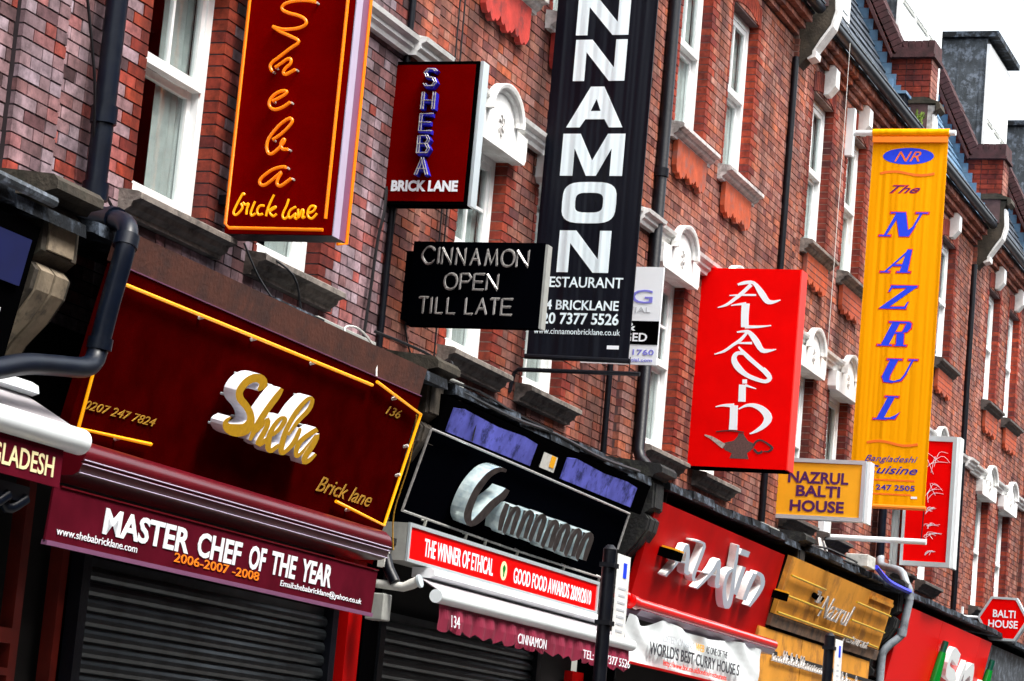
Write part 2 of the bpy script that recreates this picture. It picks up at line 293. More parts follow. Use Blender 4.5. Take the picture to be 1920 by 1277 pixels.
# hand-drawn strokes of the lettering, in metres on each sign's own face
T = {
 'TALL_S': [[(0.568,6.267),(0.519,6.276),(0.464,6.279),(0.396,6.272),(0.356,6.258),(0.339,6.235),(0.354,6.215),(0.397,6.198),(0.454,6.183),(0.497,6.164),(0.517,6.141),(0.509,6.119),(0.47,6.102),(0.416,6.095),(0.354,6.096),(0.29,6.114)]],
 'TALL_h': [[(0.29,6.114),(0.349,6.079),(0.421,6.049),(0.48,6.013),(0.423,5.969),(0.354,5.915),(0.316,5.886),(0.302,5.857),(0.319,5.825)],[(0.337,5.85),(0.379,5.879),(0.414,5.903),(0.438,5.901),(0.438,5.872),(0.41,5.847),(0.396,5.818),(0.414,5.805),(0.447,5.82),(0.476,5.836)]],
 'TALL_e': [[(0.344,5.635),(0.384,5.654),(0.422,5.676),(0.434,5.695),(0.406,5.7),(0.366,5.686),(0.332,5.654),(0.322,5.622),(0.336,5.593),(0.371,5.581),(0.418,5.596),(0.465,5.628)]],
 'TALL_b': [[(0.373,5.389),(0.428,5.427),(0.481,5.482),(0.492,5.513),(0.469,5.524),(0.42,5.493),(0.374,5.441),(0.343,5.393),(0.337,5.344),(0.352,5.306),(0.379,5.301),(0.416,5.331),(0.449,5.372),(0.45,5.393),(0.431,5.365),(0.446,5.331),(0.483,5.329)]],
 'TALL_a': [[(0.485,5.214),(0.452,5.217),(0.394,5.2),(0.339,5.161),(0.315,5.13),(0.323,5.106),(0.354,5.103),(0.401,5.138),(0.455,5.183),(0.438,5.145),(0.434,5.11),(0.458,5.097),(0.492,5.118),(0.526,5.145)]],
 'TALL_bl': [[(0.218,5.04),(0.207,5.048),(0.183,5.002),(0.16,4.947),(0.157,4.923),(0.175,4.913),(0.202,4.937),(0.214,4.964),(0.2,4.984)],[(0.214,4.992),(0.231,4.978),(0.252,4.985),(0.245,4.951),(0.245,4.917)],[(0.295,5.0),(0.281,4.958),(0.274,4.927),(0.283,4.91),(0.307,4.924)],[(0.361,4.973),(0.332,4.972),(0.316,4.945),(0.327,4.917),(0.356,4.921)],[(0.42,5.043),(0.402,5.0),(0.386,4.952),(0.38,4.908)],[(0.387,4.939),(0.432,4.966),(0.437,4.96),(0.402,4.935),(0.428,4.908),(0.45,4.922)],[(0.522,5.017),(0.512,4.974),(0.495,4.933),(0.493,4.906),(0.51,4.893),(0.537,4.916)],[(0.575,4.968),(0.541,4.947),(0.53,4.913),(0.547,4.899),(0.58,4.927),(0.576,4.9),(0.591,4.893)],[(0.592,4.954),(0.601,4.9),(0.618,4.948),(0.63,4.941),(0.627,4.9),(0.645,4.907)],[(0.661,4.928),(0.695,4.942),(0.707,4.969),(0.677,4.972),(0.659,4.941),(0.666,4.907),(0.693,4.897),(0.722,4.928)]],
 'TALL_border': [[(0.087,6.305),(0.116,4.832),(0.145,4.809),(0.754,4.796)],[(0.745,6.292),(0.77,4.85)],[(0.77,6.292),(0.818,4.767)]],
 'F_S': [[(13.804,0.519,13.778,0.526),(13.828,0.527,13.783,0.539),(13.861,0.54,13.787,0.554),(13.886,0.561,13.781,0.56),(13.881,0.584,13.775,0.56),(13.856,0.602,13.77,0.563),(13.814,0.614,13.771,0.563),(13.764,0.616,13.764,0.563),(13.717,0.61,13.743,0.563),(13.673,0.6,13.722,0.559),(13.635,0.585,13.7,0.552),(13.602,0.567,13.676,0.541),(13.575,0.547,13.655,0.528),(13.555,0.525,13.638,0.512),(13.539,0.502,13.625,0.495),(13.532,0.48,13.619,0.481),(13.536,0.46,13.622,0.472),(13.55,0.442,13.631,0.464),(13.573,0.426,13.642,0.457),(13.607,0.414,13.659,0.45),(13.642,0.406,13.688,0.443),(13.67,0.399,13.722,0.433),(13.695,0.39,13.752,0.422),(13.718,0.381,13.782,0.41),(13.737,0.37,13.809,0.396),(13.751,0.359,13.832,0.381),(13.76,0.347,13.853,0.363),(13.761,0.337,13.866,0.342),(13.752,0.326,13.869,0.318),(13.737,0.315,13.861,0.293),(13.725,0.309,13.836,0.268),(13.71,0.306,13.792,0.248),(13.685,0.301,13.743,0.235),(13.658,0.297,13.694,0.227),(13.632,0.293,13.645,0.224),(13.606,0.29,13.595,0.226),(13.591,0.287,13.547,0.233),(13.579,0.286,13.511,0.248),(13.562,0.286,13.492,0.266),(13.55,0.287,13.489,0.286),(13.547,0.296,13.507,0.304),(13.559,0.31,13.533,0.317),(13.568,0.321,13.551,0.326)]],
 'F_h': [[(14.061,0.585,14.103,0.581),(14.048,0.573,14.1,0.568),(14.029,0.555,14.096,0.548),(14.01,0.536,14.086,0.527),(13.992,0.514,14.07,0.504),(13.973,0.49,14.05,0.48),(13.954,0.465,14.03,0.455),(13.936,0.44,14.012,0.431),(13.918,0.415,13.995,0.406),(13.901,0.389,13.979,0.381),(13.886,0.363,13.965,0.356),(13.872,0.337,13.954,0.33),(13.862,0.311,13.941,0.305),(13.857,0.282,13.923,0.278),(13.856,0.253,13.905,0.25),(13.855,0.234,13.891,0.231)],[(13.938,0.288,13.909,0.294),(13.956,0.303,13.921,0.309),(13.98,0.323,13.937,0.331),(14.002,0.341,13.954,0.35),(14.019,0.357,13.969,0.367),(14.033,0.371,13.986,0.383),(14.019,0.371,14.023,0.395),(14.003,0.372,14.057,0.381),(14.005,0.36,14.066,0.364),(14.004,0.345,14.068,0.344),(13.997,0.328,14.062,0.323),(13.985,0.307,14.052,0.302),(13.974,0.287,14.042,0.281),(13.963,0.265,14.033,0.26),(13.952,0.244,14.026,0.24),(13.954,0.222,14.022,0.238),(14.018,0.215,13.984,0.245),(14.047,0.227,13.999,0.25),(14.069,0.24,14.018,0.257),(14.082,0.253,14.034,0.265),(14.09,0.267,14.052,0.275),(14.094,0.277,14.065,0.283)]],
 'F_e': [[(14.151,0.298,14.115,0.309),(14.169,0.309,14.13,0.32),(14.195,0.326,14.151,0.337),(14.22,0.344,14.17,0.354),(14.241,0.365,14.185,0.373),(14.26,0.388,14.197,0.394),(14.27,0.407,14.204,0.409),(14.265,0.423,14.205,0.413),(14.243,0.434,14.21,0.413),(14.214,0.436,14.214,0.414),(14.187,0.432,14.206,0.413),(14.16,0.424,14.192,0.409),(14.136,0.41,14.178,0.4),(14.113,0.391,14.163,0.383),(14.092,0.366,14.149,0.36),(14.076,0.343,14.14,0.338),(14.066,0.322,14.136,0.32),(14.062,0.301,14.136,0.303),(14.062,0.281,14.138,0.285),(14.068,0.258,14.144,0.265),(14.078,0.236,14.153,0.246),(14.093,0.217,14.162,0.234),(14.119,0.204,14.165,0.231),(14.16,0.199,14.159,0.23),(14.2,0.206,14.159,0.229),(14.228,0.224,14.181,0.239),(14.253,0.245,14.211,0.256),(14.271,0.26,14.233,0.27)]],
 'F_b': [[(14.35,0.333,14.318,0.337),(14.372,0.359,14.333,0.364),(14.402,0.396,14.356,0.402),(14.434,0.431,14.382,0.44),(14.469,0.462,14.415,0.472),(14.506,0.492,14.45,0.502),(14.534,0.522,14.474,0.528),(14.546,0.55,14.484,0.551),(14.545,0.576,14.486,0.572),(14.534,0.595,14.483,0.582),(14.495,0.605,14.49,0.58),(14.454,0.599,14.483,0.579),(14.421,0.584,14.465,0.571),(14.39,0.562,14.443,0.552),(14.359,0.534,14.418,0.525),(14.331,0.506,14.395,0.497),(14.31,0.478,14.375,0.471),(14.293,0.45,14.358,0.444),(14.279,0.422,14.344,0.418),(14.266,0.394,14.333,0.391),(14.256,0.366,14.325,0.364),(14.249,0.338,14.321,0.337),(14.246,0.309,14.321,0.311),(14.247,0.281,14.324,0.285),(14.252,0.258,14.329,0.263),(14.259,0.239,14.333,0.247),(14.272,0.223,14.337,0.236),(14.303,0.209,14.329,0.237),(14.349,0.213,14.314,0.236),(14.373,0.226,14.328,0.241),(14.394,0.24,14.347,0.253),(14.419,0.258,14.367,0.27),(14.446,0.281,14.387,0.291),(14.468,0.305,14.403,0.312),(14.48,0.332,14.414,0.335),(14.485,0.359,14.423,0.361),(14.487,0.38,14.43,0.381),(14.484,0.393,14.435,0.391),(14.477,0.4,14.438,0.396),(14.473,0.403,14.439,0.399)]],
 'F_a': [[(14.669,0.438,14.72,0.419),(14.645,0.426,14.696,0.407),(14.61,0.409,14.662,0.39),(14.576,0.391,14.63,0.373),(14.545,0.373,14.6,0.356),(14.513,0.353,14.571,0.338),(14.488,0.332,14.551,0.322),(14.472,0.311,14.539,0.305),(14.464,0.289,14.533,0.288),(14.463,0.27,14.532,0.272),(14.47,0.251,14.534,0.258),(14.484,0.235,14.54,0.246),(14.508,0.222,14.539,0.244),(14.551,0.225,14.52,0.243),(14.569,0.236,14.53,0.247),(14.588,0.251,14.549,0.26),(14.62,0.273,14.575,0.283),(14.659,0.3,14.604,0.312),(14.693,0.327,14.63,0.339),(14.719,0.355,14.653,0.364),(14.739,0.38,14.674,0.389),(14.698,0.382,14.738,0.408),(14.679,0.383,14.752,0.38),(14.666,0.357,14.743,0.352),(14.651,0.33,14.73,0.323),(14.635,0.307,14.713,0.297),(14.615,0.282,14.694,0.273),(14.602,0.258,14.681,0.253),(14.598,0.237,14.676,0.237),(14.602,0.219,14.674,0.225),(14.631,0.2,14.661,0.228),(14.683,0.205,14.646,0.229),(14.712,0.218,14.667,0.237),(14.738,0.233,14.69,0.247),(14.758,0.25,14.713,0.26),(14.774,0.269,14.737,0.277),(14.785,0.282,14.753,0.288)]],
 'F_neon': [[(12.947,0.041),(12.157,0.008),(12.103,0.801),(13.769,0.814),(15.485,0.825)],[(15.541,0.857),(16.355,0.772),(16.292,-0.009),(15.462,0.047)]],
 'F_panel': [[(12.125,0.889),(13.786,0.878),(16.323,0.882),(12.213,0.009),(16.36,-0.009),(12.159,0.977),(14.974,0.944),(12.187,0.072)]],
 'F_text': [[(12.138,0.115),(12.186,0.065),(12.958,0.144),(12.978,0.092)],[(15.847,0.743),(15.858,0.679),(16.136,0.725),(16.074,0.659)],[(15.112,0.192),(15.201,0.065),(16.045,0.142),(16.053,0.07)]],
 'C_C': [[(18.169,0.53,18.168,0.509),(18.135,0.532,18.135,0.507),(18.079,0.533,18.094,0.504),(18.013,0.526,18.057,0.496),(17.95,0.51,18.015,0.482),(17.887,0.488,17.968,0.463),(17.829,0.457,17.926,0.438),(17.779,0.418,17.888,0.403),(17.735,0.372,17.853,0.359),(17.701,0.326,17.826,0.316),(17.68,0.28,17.81,0.274),(17.668,0.234,17.801,0.23),(17.664,0.193,17.8,0.192),(17.664,0.158,17.805,0.161),(17.673,0.126,17.816,0.137),(17.695,0.099,17.83,0.119),(17.736,0.075,17.846,0.103),(17.796,0.055,17.858,0.093),(17.884,0.051,17.848,0.09),(17.953,0.069,17.862,0.098),(18.011,0.095,17.894,0.122),(18.063,0.126,17.93,0.152),(18.11,0.163,17.969,0.186),(18.153,0.204,18.011,0.226),(18.193,0.24,18.058,0.265),(18.238,0.27,18.112,0.298),(18.285,0.299,18.164,0.326),(18.325,0.328,18.204,0.349),(18.346,0.356,18.23,0.368),(18.353,0.379,18.249,0.387),(18.356,0.394,18.262,0.4)]],
 'C_rest': [[(18.361,0.298,18.453,0.297),(18.355,0.27,18.456,0.27),(18.348,0.23,18.461,0.231),(18.349,0.191,18.466,0.193),(18.365,0.152,18.472,0.156),(18.388,0.115,18.478,0.119),(18.405,0.089,18.483,0.093)],[(18.479,0.288,18.557,0.291),(18.483,0.266,18.568,0.27),(18.488,0.235,18.583,0.238),(18.492,0.201,18.592,0.202),(18.495,0.155,18.591,0.154),(18.497,0.105,18.583,0.103),(18.506,0.089,18.569,0.071),(18.572,0.101,18.493,0.1),(18.569,0.148,18.487,0.148),(18.573,0.191,18.488,0.194),(18.586,0.225,18.5,0.231),(18.607,0.257,18.52,0.266),(18.625,0.274,18.548,0.293),(18.618,0.272,18.613,0.307),(18.615,0.271,18.681,0.298),(18.624,0.266,18.72,0.278),(18.628,0.249,18.733,0.251),(18.626,0.22,18.734,0.22),(18.627,0.189,18.734,0.189),(18.635,0.153,18.734,0.154),(18.645,0.116,18.733,0.117),(18.652,0.091,18.733,0.091)],[(18.766,0.295,18.846,0.299),(18.77,0.273,18.858,0.277),(18.775,0.242,18.873,0.245),(18.779,0.207,18.882,0.208),(18.782,0.161,18.88,0.16),(18.784,0.11,18.873,0.108),(18.793,0.093,18.858,0.075),(18.862,0.106,18.781,0.105),(18.858,0.153,18.774,0.153),(18.862,0.198,18.775,0.2),(18.876,0.232,18.788,0.238),(18.897,0.264,18.808,0.273),(18.916,0.281,18.837,0.3),(18.909,0.28,18.904,0.315),(18.906,0.279,18.973,0.306),(18.914,0.273,19.014,0.285),(18.919,0.256,19.026,0.258),(18.917,0.227,19.028,0.227),(18.917,0.195,19.027,0.195),(18.926,0.159,19.028,0.16),(18.936,0.122,19.027,0.123),(18.944,0.096,19.026,0.096)],[(19.041,0.3,19.124,0.304),(19.045,0.278,19.135,0.282),(19.05,0.246,19.151,0.25),(19.055,0.211,19.161,0.213),(19.058,0.164,19.159,0.164),(19.06,0.113,19.151,0.111),(19.069,0.096,19.135,0.078),(19.139,0.109,19.056,0.108),(19.136,0.157,19.05,0.157),(19.14,0.201,19.051,0.204),(19.154,0.236,19.064,0.242),(19.176,0.269,19.085,0.278),(19.195,0.286,19.114,0.306),(19.188,0.285,19.182,0.32),(19.184,0.284,19.254,0.311),(19.193,0.278,19.295,0.29),(19.198,0.261,19.308,0.263),(19.196,0.231,19.31,0.231),(19.197,0.199,19.309,0.199),(19.205,0.162,19.31,0.164),(19.216,0.125,19.309,0.126),(19.223,0.098,19.308,0.099)],[(19.338,0.292,19.423,0.296),(19.342,0.269,19.434,0.273),(19.347,0.237,19.45,0.24),(19.352,0.202,19.46,0.203),(19.355,0.154,19.458,0.153),(19.357,0.102,19.45,0.1),(19.366,0.085,19.434,0.066),(19.438,0.098,19.353,0.097),(19.435,0.146,19.346,0.146),(19.439,0.191,19.347,0.194),(19.454,0.227,19.361,0.233),(19.476,0.26,19.382,0.269),(19.496,0.277,19.413,0.297),(19.488,0.276,19.483,0.312),(19.485,0.275,19.556,0.303),(19.494,0.269,19.599,0.281),(19.499,0.251,19.612,0.254),(19.497,0.222,19.613,0.221),(19.497,0.189,19.613,0.189),(19.506,0.152,19.614,0.153),(19.517,0.114,19.613,0.115),(19.525,0.087,19.612,0.088)],[(19.607,0.294,19.694,0.298),(19.611,0.272,19.706,0.276),(19.617,0.239,19.723,0.242),(19.622,0.203,19.733,0.204),(19.625,0.155,19.731,0.154),(19.627,0.102,19.722,0.1),(19.637,0.085,19.706,0.066),(19.71,0.098,19.623,0.097),(19.707,0.147,19.616,0.147),(19.711,0.193,19.617,0.195),(19.726,0.229,19.631,0.235),(19.749,0.262,19.653,0.271),(19.77,0.28,19.684,0.3),(19.762,0.278,19.756,0.315),(19.758,0.277,19.831,0.306),(19.768,0.271,19.875,0.284),(19.772,0.253,19.889,0.256),(19.77,0.223,19.89,0.223),(19.771,0.19,19.89,0.191),(19.78,0.153,19.89,0.154),(19.791,0.114,19.889,0.115),(19.799,0.087,19.888,0.088)],[(19.891,0.29,19.98,0.294),(19.895,0.267,19.993,0.271),(19.901,0.234,20.009,0.237),(19.906,0.198,20.02,0.199),(19.909,0.149,20.017,0.148),(19.911,0.095,20.009,0.094),(19.921,0.078,19.992,0.058),(19.996,0.091,19.907,0.09),(19.993,0.141,19.9,0.141),(19.997,0.187,19.901,0.19),(20.013,0.224,19.915,0.229),(20.036,0.257,19.938,0.267),(20.057,0.275,19.97,0.295),(20.049,0.274,20.044,0.311),(20.046,0.272,20.121,0.301),(20.055,0.267,20.165,0.279),(20.06,0.249,20.179,0.251),(20.058,0.218,20.181,0.218),(20.059,0.184,20.18,0.185),(20.068,0.146,20.181,0.148),(20.079,0.107,20.18,0.108),(20.087,0.08,20.179,0.081)],[(20.174,0.293,20.266,0.297),(20.179,0.269,20.278,0.273),(20.184,0.236,20.295,0.239),(20.189,0.199,20.306,0.2),(20.192,0.15,20.304,0.149),(20.195,0.095,20.295,0.094),(20.205,0.078,20.278,0.058),(20.282,0.091,20.19,0.09),(20.278,0.142,20.183,0.142),(20.283,0.189,20.185,0.191),(20.299,0.225,20.199,0.231),(20.323,0.26,20.222,0.269),(20.345,0.278,20.255,0.298),(20.337,0.276,20.331,0.314),(20.333,0.275,20.41,0.304),(20.343,0.269,20.455,0.282),(20.348,0.251,20.47,0.253),(20.345,0.22,20.471,0.22),(20.346,0.186,20.471,0.186),(20.355,0.147,20.471,0.149),(20.367,0.108,20.47,0.109),(20.375,0.08,20.469,0.081)]],
 'C_neon': [[(21.361,-0.016),(19.071,-0.017),(16.849,0.007),(16.846,0.603),(18.469,0.595),(21.377,0.573),(21.401,0.256)]],
 'A_A': [[(22.797,0.208,22.731,0.217),(22.847,0.241,22.782,0.25),(22.92,0.289,22.854,0.297),(22.987,0.338,22.918,0.345),(23.042,0.387,22.964,0.393),(23.092,0.437,23.003,0.442),(23.131,0.479,23.034,0.483),(23.152,0.511,23.053,0.514),(23.161,0.532,23.066,0.538),(23.098,0.529,23.163,0.554),(23.112,0.517,23.209,0.531),(23.145,0.485,23.249,0.497),(23.176,0.446,23.287,0.456),(23.202,0.395,23.321,0.404),(23.228,0.337,23.353,0.347),(23.263,0.294,23.379,0.312),(23.372,0.282,23.344,0.313),(23.428,0.303,23.365,0.318),(23.449,0.316,23.399,0.327)],[(22.877,0.361,22.873,0.375),(23.228,0.38,23.224,0.394)]],
 'A_l': [[(23.265,0.593,23.259,0.607),(23.365,0.6,23.359,0.615),(23.5,0.606,23.503,0.626),(23.581,0.603,23.63,0.622),(23.595,0.585,23.682,0.591),(23.585,0.55,23.683,0.551),(23.571,0.51,23.675,0.511),(23.559,0.47,23.664,0.47),(23.542,0.427,23.645,0.426),(23.528,0.386,23.631,0.386),(23.518,0.346,23.622,0.347),(23.512,0.308,23.617,0.311),(23.522,0.277,23.622,0.286),(23.569,0.256,23.634,0.278),(23.628,0.251,23.66,0.275),(23.662,0.249,23.687,0.271)]],
 'A_a': [[(23.792,0.193,23.735,0.202),(23.848,0.22,23.785,0.23),(23.928,0.26,23.855,0.271),(24.005,0.301,23.922,0.312),(24.071,0.34,23.981,0.35),(24.133,0.379,24.037,0.389),(24.185,0.418,24.082,0.425),(24.216,0.462,24.114,0.465),(24.234,0.501,24.139,0.505),(24.189,0.506,24.228,0.533),(24.187,0.493,24.286,0.503),(24.21,0.448,24.322,0.457),(24.233,0.402,24.354,0.41),(24.251,0.356,24.381,0.364),(24.267,0.308,24.404,0.318),(24.297,0.272,24.422,0.291),(24.412,0.262,24.375,0.294),(24.464,0.282,24.397,0.298),(24.484,0.294,24.431,0.306)],[(23.831,0.351,23.828,0.362),(24.238,0.37,24.235,0.381)]],
 'A_d': [[(24.642,0.719,24.725,0.725),(24.656,0.689,24.743,0.695),(24.676,0.646,24.768,0.653),(24.695,0.6,24.793,0.607),(24.71,0.557,24.812,0.563),(24.724,0.509,24.831,0.516),(24.744,0.456,24.856,0.464),(24.777,0.391,24.897,0.399),(24.815,0.32,24.945,0.329),(24.84,0.259,24.982,0.266),(24.845,0.211,24.998,0.215),(24.839,0.173,25.002,0.173),(24.826,0.148,24.993,0.142),(24.822,0.144,24.96,0.116),(24.899,0.151,24.829,0.105),(24.898,0.152,24.758,0.123),(24.847,0.174,24.706,0.152),(24.782,0.209,24.651,0.192),(24.726,0.245,24.607,0.231),(24.688,0.277,24.578,0.267),(24.66,0.309,24.558,0.302),(24.643,0.341,24.546,0.336),(24.64,0.375,24.539,0.373),(24.648,0.41,24.54,0.41),(24.664,0.436,24.558,0.443),(24.693,0.453,24.61,0.469),(24.735,0.468,24.673,0.486),(24.77,0.479,24.715,0.495)]],
 'A_i': [[(25.018,0.547,25.133,0.549),(25.008,0.515,25.132,0.517),(24.995,0.468,25.13,0.47),(24.982,0.419,25.126,0.42),(24.972,0.364,25.118,0.365),(24.963,0.306,25.108,0.307),(24.957,0.265,25.1,0.266)],[(24.812,0.647,24.832,0.704),(25.118,0.648,25.139,0.705)]],
 'A_n': [[(25.458,0.242,25.325,0.241),(25.467,0.281,25.33,0.28),(25.481,0.336,25.339,0.336),(25.499,0.389,25.353,0.39),(25.526,0.44,25.378,0.442),(25.556,0.489,25.41,0.493),(25.578,0.524,25.432,0.528)],[(25.544,0.523,25.564,0.556),(25.599,0.521,25.623,0.557),(25.665,0.518,25.716,0.555),(25.708,0.511,25.812,0.544),(25.743,0.497,25.879,0.52),(25.778,0.475,25.926,0.49),(25.796,0.449,25.948,0.455),(25.787,0.42,25.94,0.418),(25.759,0.385,25.911,0.378),(25.722,0.345,25.867,0.336),(25.674,0.297,25.8,0.287),(25.618,0.244,25.719,0.236),(25.577,0.207,25.661,0.2)]],
 'A_panel': [[(22.368,0.827),(26.669,0.8),(22.158,-0.018),(26.683,-0.023),(22.199,0.446),(22.402,0.396),(26.514,0.5)]],
 'S_A': [[(0.378,6.618,0.37,6.638),(0.394,6.622,0.386,6.645),(0.418,6.626,0.409,6.655),(0.445,6.63,0.436,6.663),(0.473,6.635,0.466,6.668),(0.502,6.639,0.502,6.671),(0.526,6.633,0.541,6.663),(0.548,6.609,0.578,6.637),(0.569,6.572,0.613,6.603),(0.592,6.535,0.642,6.571),(0.615,6.505,0.666,6.54),(0.639,6.475,0.685,6.511),(0.666,6.45,0.699,6.492),(0.696,6.438,0.709,6.484),(0.722,6.438,0.721,6.479),(0.746,6.444,0.739,6.476),(0.773,6.454,0.765,6.478),(0.8,6.468,0.794,6.483),(0.819,6.478,0.815,6.487)],[(0.495,6.644,0.524,6.617),(0.475,6.622,0.504,6.596),(0.446,6.592,0.474,6.565),(0.417,6.563,0.445,6.536),(0.391,6.539,0.417,6.511),(0.366,6.516,0.39,6.489),(0.34,6.494,0.362,6.468),(0.314,6.471,0.335,6.446),(0.289,6.449,0.307,6.426),(0.264,6.432,0.277,6.409),(0.236,6.417,0.244,6.399),(0.207,6.405,0.211,6.393),(0.186,6.397,0.189,6.389)],[(0.298,6.512,0.296,6.522),(0.327,6.513,0.326,6.525),(0.37,6.514,0.368,6.53),(0.417,6.515,0.415,6.533),(0.471,6.516,0.469,6.535),(0.528,6.517,0.527,6.536),(0.569,6.518,0.568,6.536)]],
 'S_L': [[(0.323,6.412,0.321,6.422),(0.346,6.415,0.343,6.428),(0.378,6.419,0.374,6.435),(0.408,6.421,0.404,6.442),(0.434,6.422,0.43,6.447),(0.459,6.421,0.455,6.451),(0.476,6.421,0.471,6.454)],[(0.429,6.444,0.509,6.439),(0.429,6.414,0.509,6.409),(0.43,6.37,0.508,6.366),(0.431,6.325,0.508,6.324),(0.434,6.279,0.51,6.281),(0.438,6.234,0.514,6.236),(0.441,6.202,0.517,6.205)],[(0.48,6.191,0.478,6.225),(0.514,6.193,0.511,6.224),(0.562,6.195,0.56,6.223),(0.611,6.199,0.608,6.224),(0.661,6.206,0.657,6.226),(0.71,6.215,0.707,6.229),(0.744,6.222,0.742,6.232)]],
 'S_A2': [[(0.404,6.146,0.401,6.158),(0.425,6.148,0.421,6.163),(0.454,6.15,0.45,6.17),(0.479,6.15,0.477,6.175),(0.496,6.148,0.496,6.178),(0.506,6.144,0.517,6.177),(0.517,6.135,0.542,6.167),(0.535,6.113,0.571,6.146),(0.556,6.082,0.601,6.118),(0.578,6.052,0.629,6.087),(0.6,6.022,0.651,6.053),(0.625,5.988,0.669,6.02),(0.656,5.96,0.683,6.001),(0.693,5.951,0.696,5.994),(0.723,5.956,0.717,5.992),(0.748,5.964,0.742,5.992),(0.773,5.972,0.768,5.992),(0.796,5.982,0.793,5.994),(0.812,5.989,0.81,5.996)],[(0.494,6.158,0.515,6.143),(0.477,6.138,0.5,6.121),(0.454,6.11,0.479,6.09),(0.43,6.086,0.455,6.062),(0.409,6.068,0.43,6.042),(0.386,6.052,0.405,6.026),(0.361,6.033,0.379,6.01),(0.335,6.012,0.354,5.99),(0.31,5.991,0.327,5.969),(0.283,5.972,0.296,5.95),(0.25,5.955,0.259,5.936),(0.214,5.94,0.22,5.927),(0.189,5.93,0.192,5.92)],[(0.42,6.036,0.419,6.051),(0.564,6.035,0.562,6.06)]],
 'S_d1': [[(0.425,6.001,0.437,6.012),(0.443,5.978,0.46,5.994),(0.469,5.944,0.493,5.968),(0.499,5.911,0.527,5.941),(0.531,5.883,0.558,5.915),(0.565,5.856,0.591,5.889),(0.6,5.83,0.625,5.862),(0.639,5.8,0.664,5.833),(0.678,5.77,0.704,5.804),(0.706,5.748,0.733,5.784)]],
 'S_d2': [[(0.673,5.775,0.705,5.812),(0.683,5.766,0.716,5.805),(0.696,5.754,0.732,5.792),(0.71,5.74,0.748,5.777),(0.726,5.724,0.765,5.759),(0.742,5.709,0.783,5.735),(0.747,5.706,0.793,5.705),(0.747,5.704,0.78,5.677),(0.738,5.696,0.757,5.661),(0.724,5.69,0.729,5.654),(0.701,5.692,0.697,5.656),(0.671,5.7,0.662,5.663),(0.638,5.711,0.627,5.672),(0.604,5.723,0.591,5.684),(0.569,5.737,0.553,5.698),(0.538,5.754,0.516,5.714),(0.512,5.774,0.483,5.732),(0.49,5.796,0.452,5.752),(0.471,5.817,0.425,5.774),(0.453,5.836,0.403,5.797),(0.439,5.854,0.386,5.822),(0.429,5.868,0.373,5.847),(0.423,5.882,0.367,5.873),(0.419,5.894,0.368,5.899),(0.419,5.904,0.375,5.921),(0.422,5.913,0.388,5.941),(0.429,5.922,0.407,5.956),(0.439,5.928,0.434,5.964),(0.462,5.929,0.466,5.959),(0.495,5.925,0.5,5.947),(0.519,5.921,0.523,5.939)]],
 'S_i': [[(0.497,5.644,0.494,5.685),(0.543,5.646,0.54,5.687)],[(0.463,5.633,0.533,5.633),(0.469,5.465,0.543,5.465)],[(0.523,5.616,0.529,5.642),(0.639,5.593,0.641,5.6)]],
 'S_n': [[(0.247,5.401,0.244,5.41),(0.268,5.405,0.264,5.417),(0.298,5.409,0.294,5.426),(0.33,5.411,0.327,5.434),(0.365,5.408,0.364,5.439),(0.404,5.403,0.403,5.442),(0.431,5.399,0.43,5.444)],[(0.391,5.426,0.47,5.426),(0.392,5.394,0.471,5.394),(0.394,5.349,0.473,5.349),(0.396,5.304,0.475,5.303),(0.396,5.26,0.477,5.259),(0.396,5.217,0.478,5.216),(0.396,5.186,0.48,5.185)],[(0.483,5.385,0.476,5.397),(0.505,5.396,0.496,5.41),(0.535,5.409,0.525,5.429),(0.564,5.417,0.556,5.444),(0.589,5.418,0.586,5.451),(0.614,5.415,0.616,5.453),(0.638,5.407,0.648,5.451),(0.664,5.395,0.683,5.443),(0.689,5.378,0.718,5.431),(0.708,5.361,0.751,5.413),(0.725,5.341,0.78,5.39),(0.736,5.322,0.807,5.36),(0.74,5.312,0.822,5.321),(0.742,5.303,0.815,5.28),(0.738,5.284,0.795,5.25),(0.728,5.261,0.771,5.225),(0.711,5.238,0.742,5.203),(0.686,5.215,0.71,5.183),(0.663,5.195,0.68,5.168),(0.642,5.178,0.653,5.158),(0.622,5.165,0.628,5.151),(0.607,5.156,0.611,5.148)]],
 'S_spout': [[(0.154,5.116,0.158,5.128),(0.174,5.108,0.179,5.125),(0.201,5.095,0.209,5.119),(0.226,5.082,0.24,5.11),(0.247,5.067,0.266,5.098),(0.268,5.051,0.291,5.085),(0.29,5.035,0.314,5.073),(0.312,5.02,0.336,5.061),(0.332,5.006,0.358,5.05),(0.347,4.997,0.374,5.043)]],
 'S_handle': [[(0.666,5.031,0.645,5.041),(0.67,5.043,0.651,5.053),(0.677,5.059,0.66,5.07),(0.686,5.071,0.673,5.084),(0.697,5.08,0.687,5.095),(0.709,5.086,0.705,5.102),(0.723,5.087,0.725,5.103),(0.742,5.081,0.748,5.096),(0.765,5.07,0.773,5.085),(0.786,5.057,0.796,5.072),(0.808,5.042,0.819,5.059),(0.826,5.027,0.842,5.044),(0.832,5.02,0.857,5.023),(0.83,5.015,0.848,5.001),(0.818,5.003,0.828,4.988),(0.804,4.993,0.809,4.98),(0.789,4.99,0.79,4.978),(0.773,4.991,0.772,4.98),(0.761,4.992,0.76,4.981)],[(0.654,4.998,0.67,5.013),(0.665,4.985,0.682,5.0),(0.683,4.968,0.697,4.985),(0.704,4.955,0.709,4.977),(0.727,4.959,0.718,4.98),(0.746,4.969,0.733,4.989),(0.757,4.977,0.745,4.996)]],
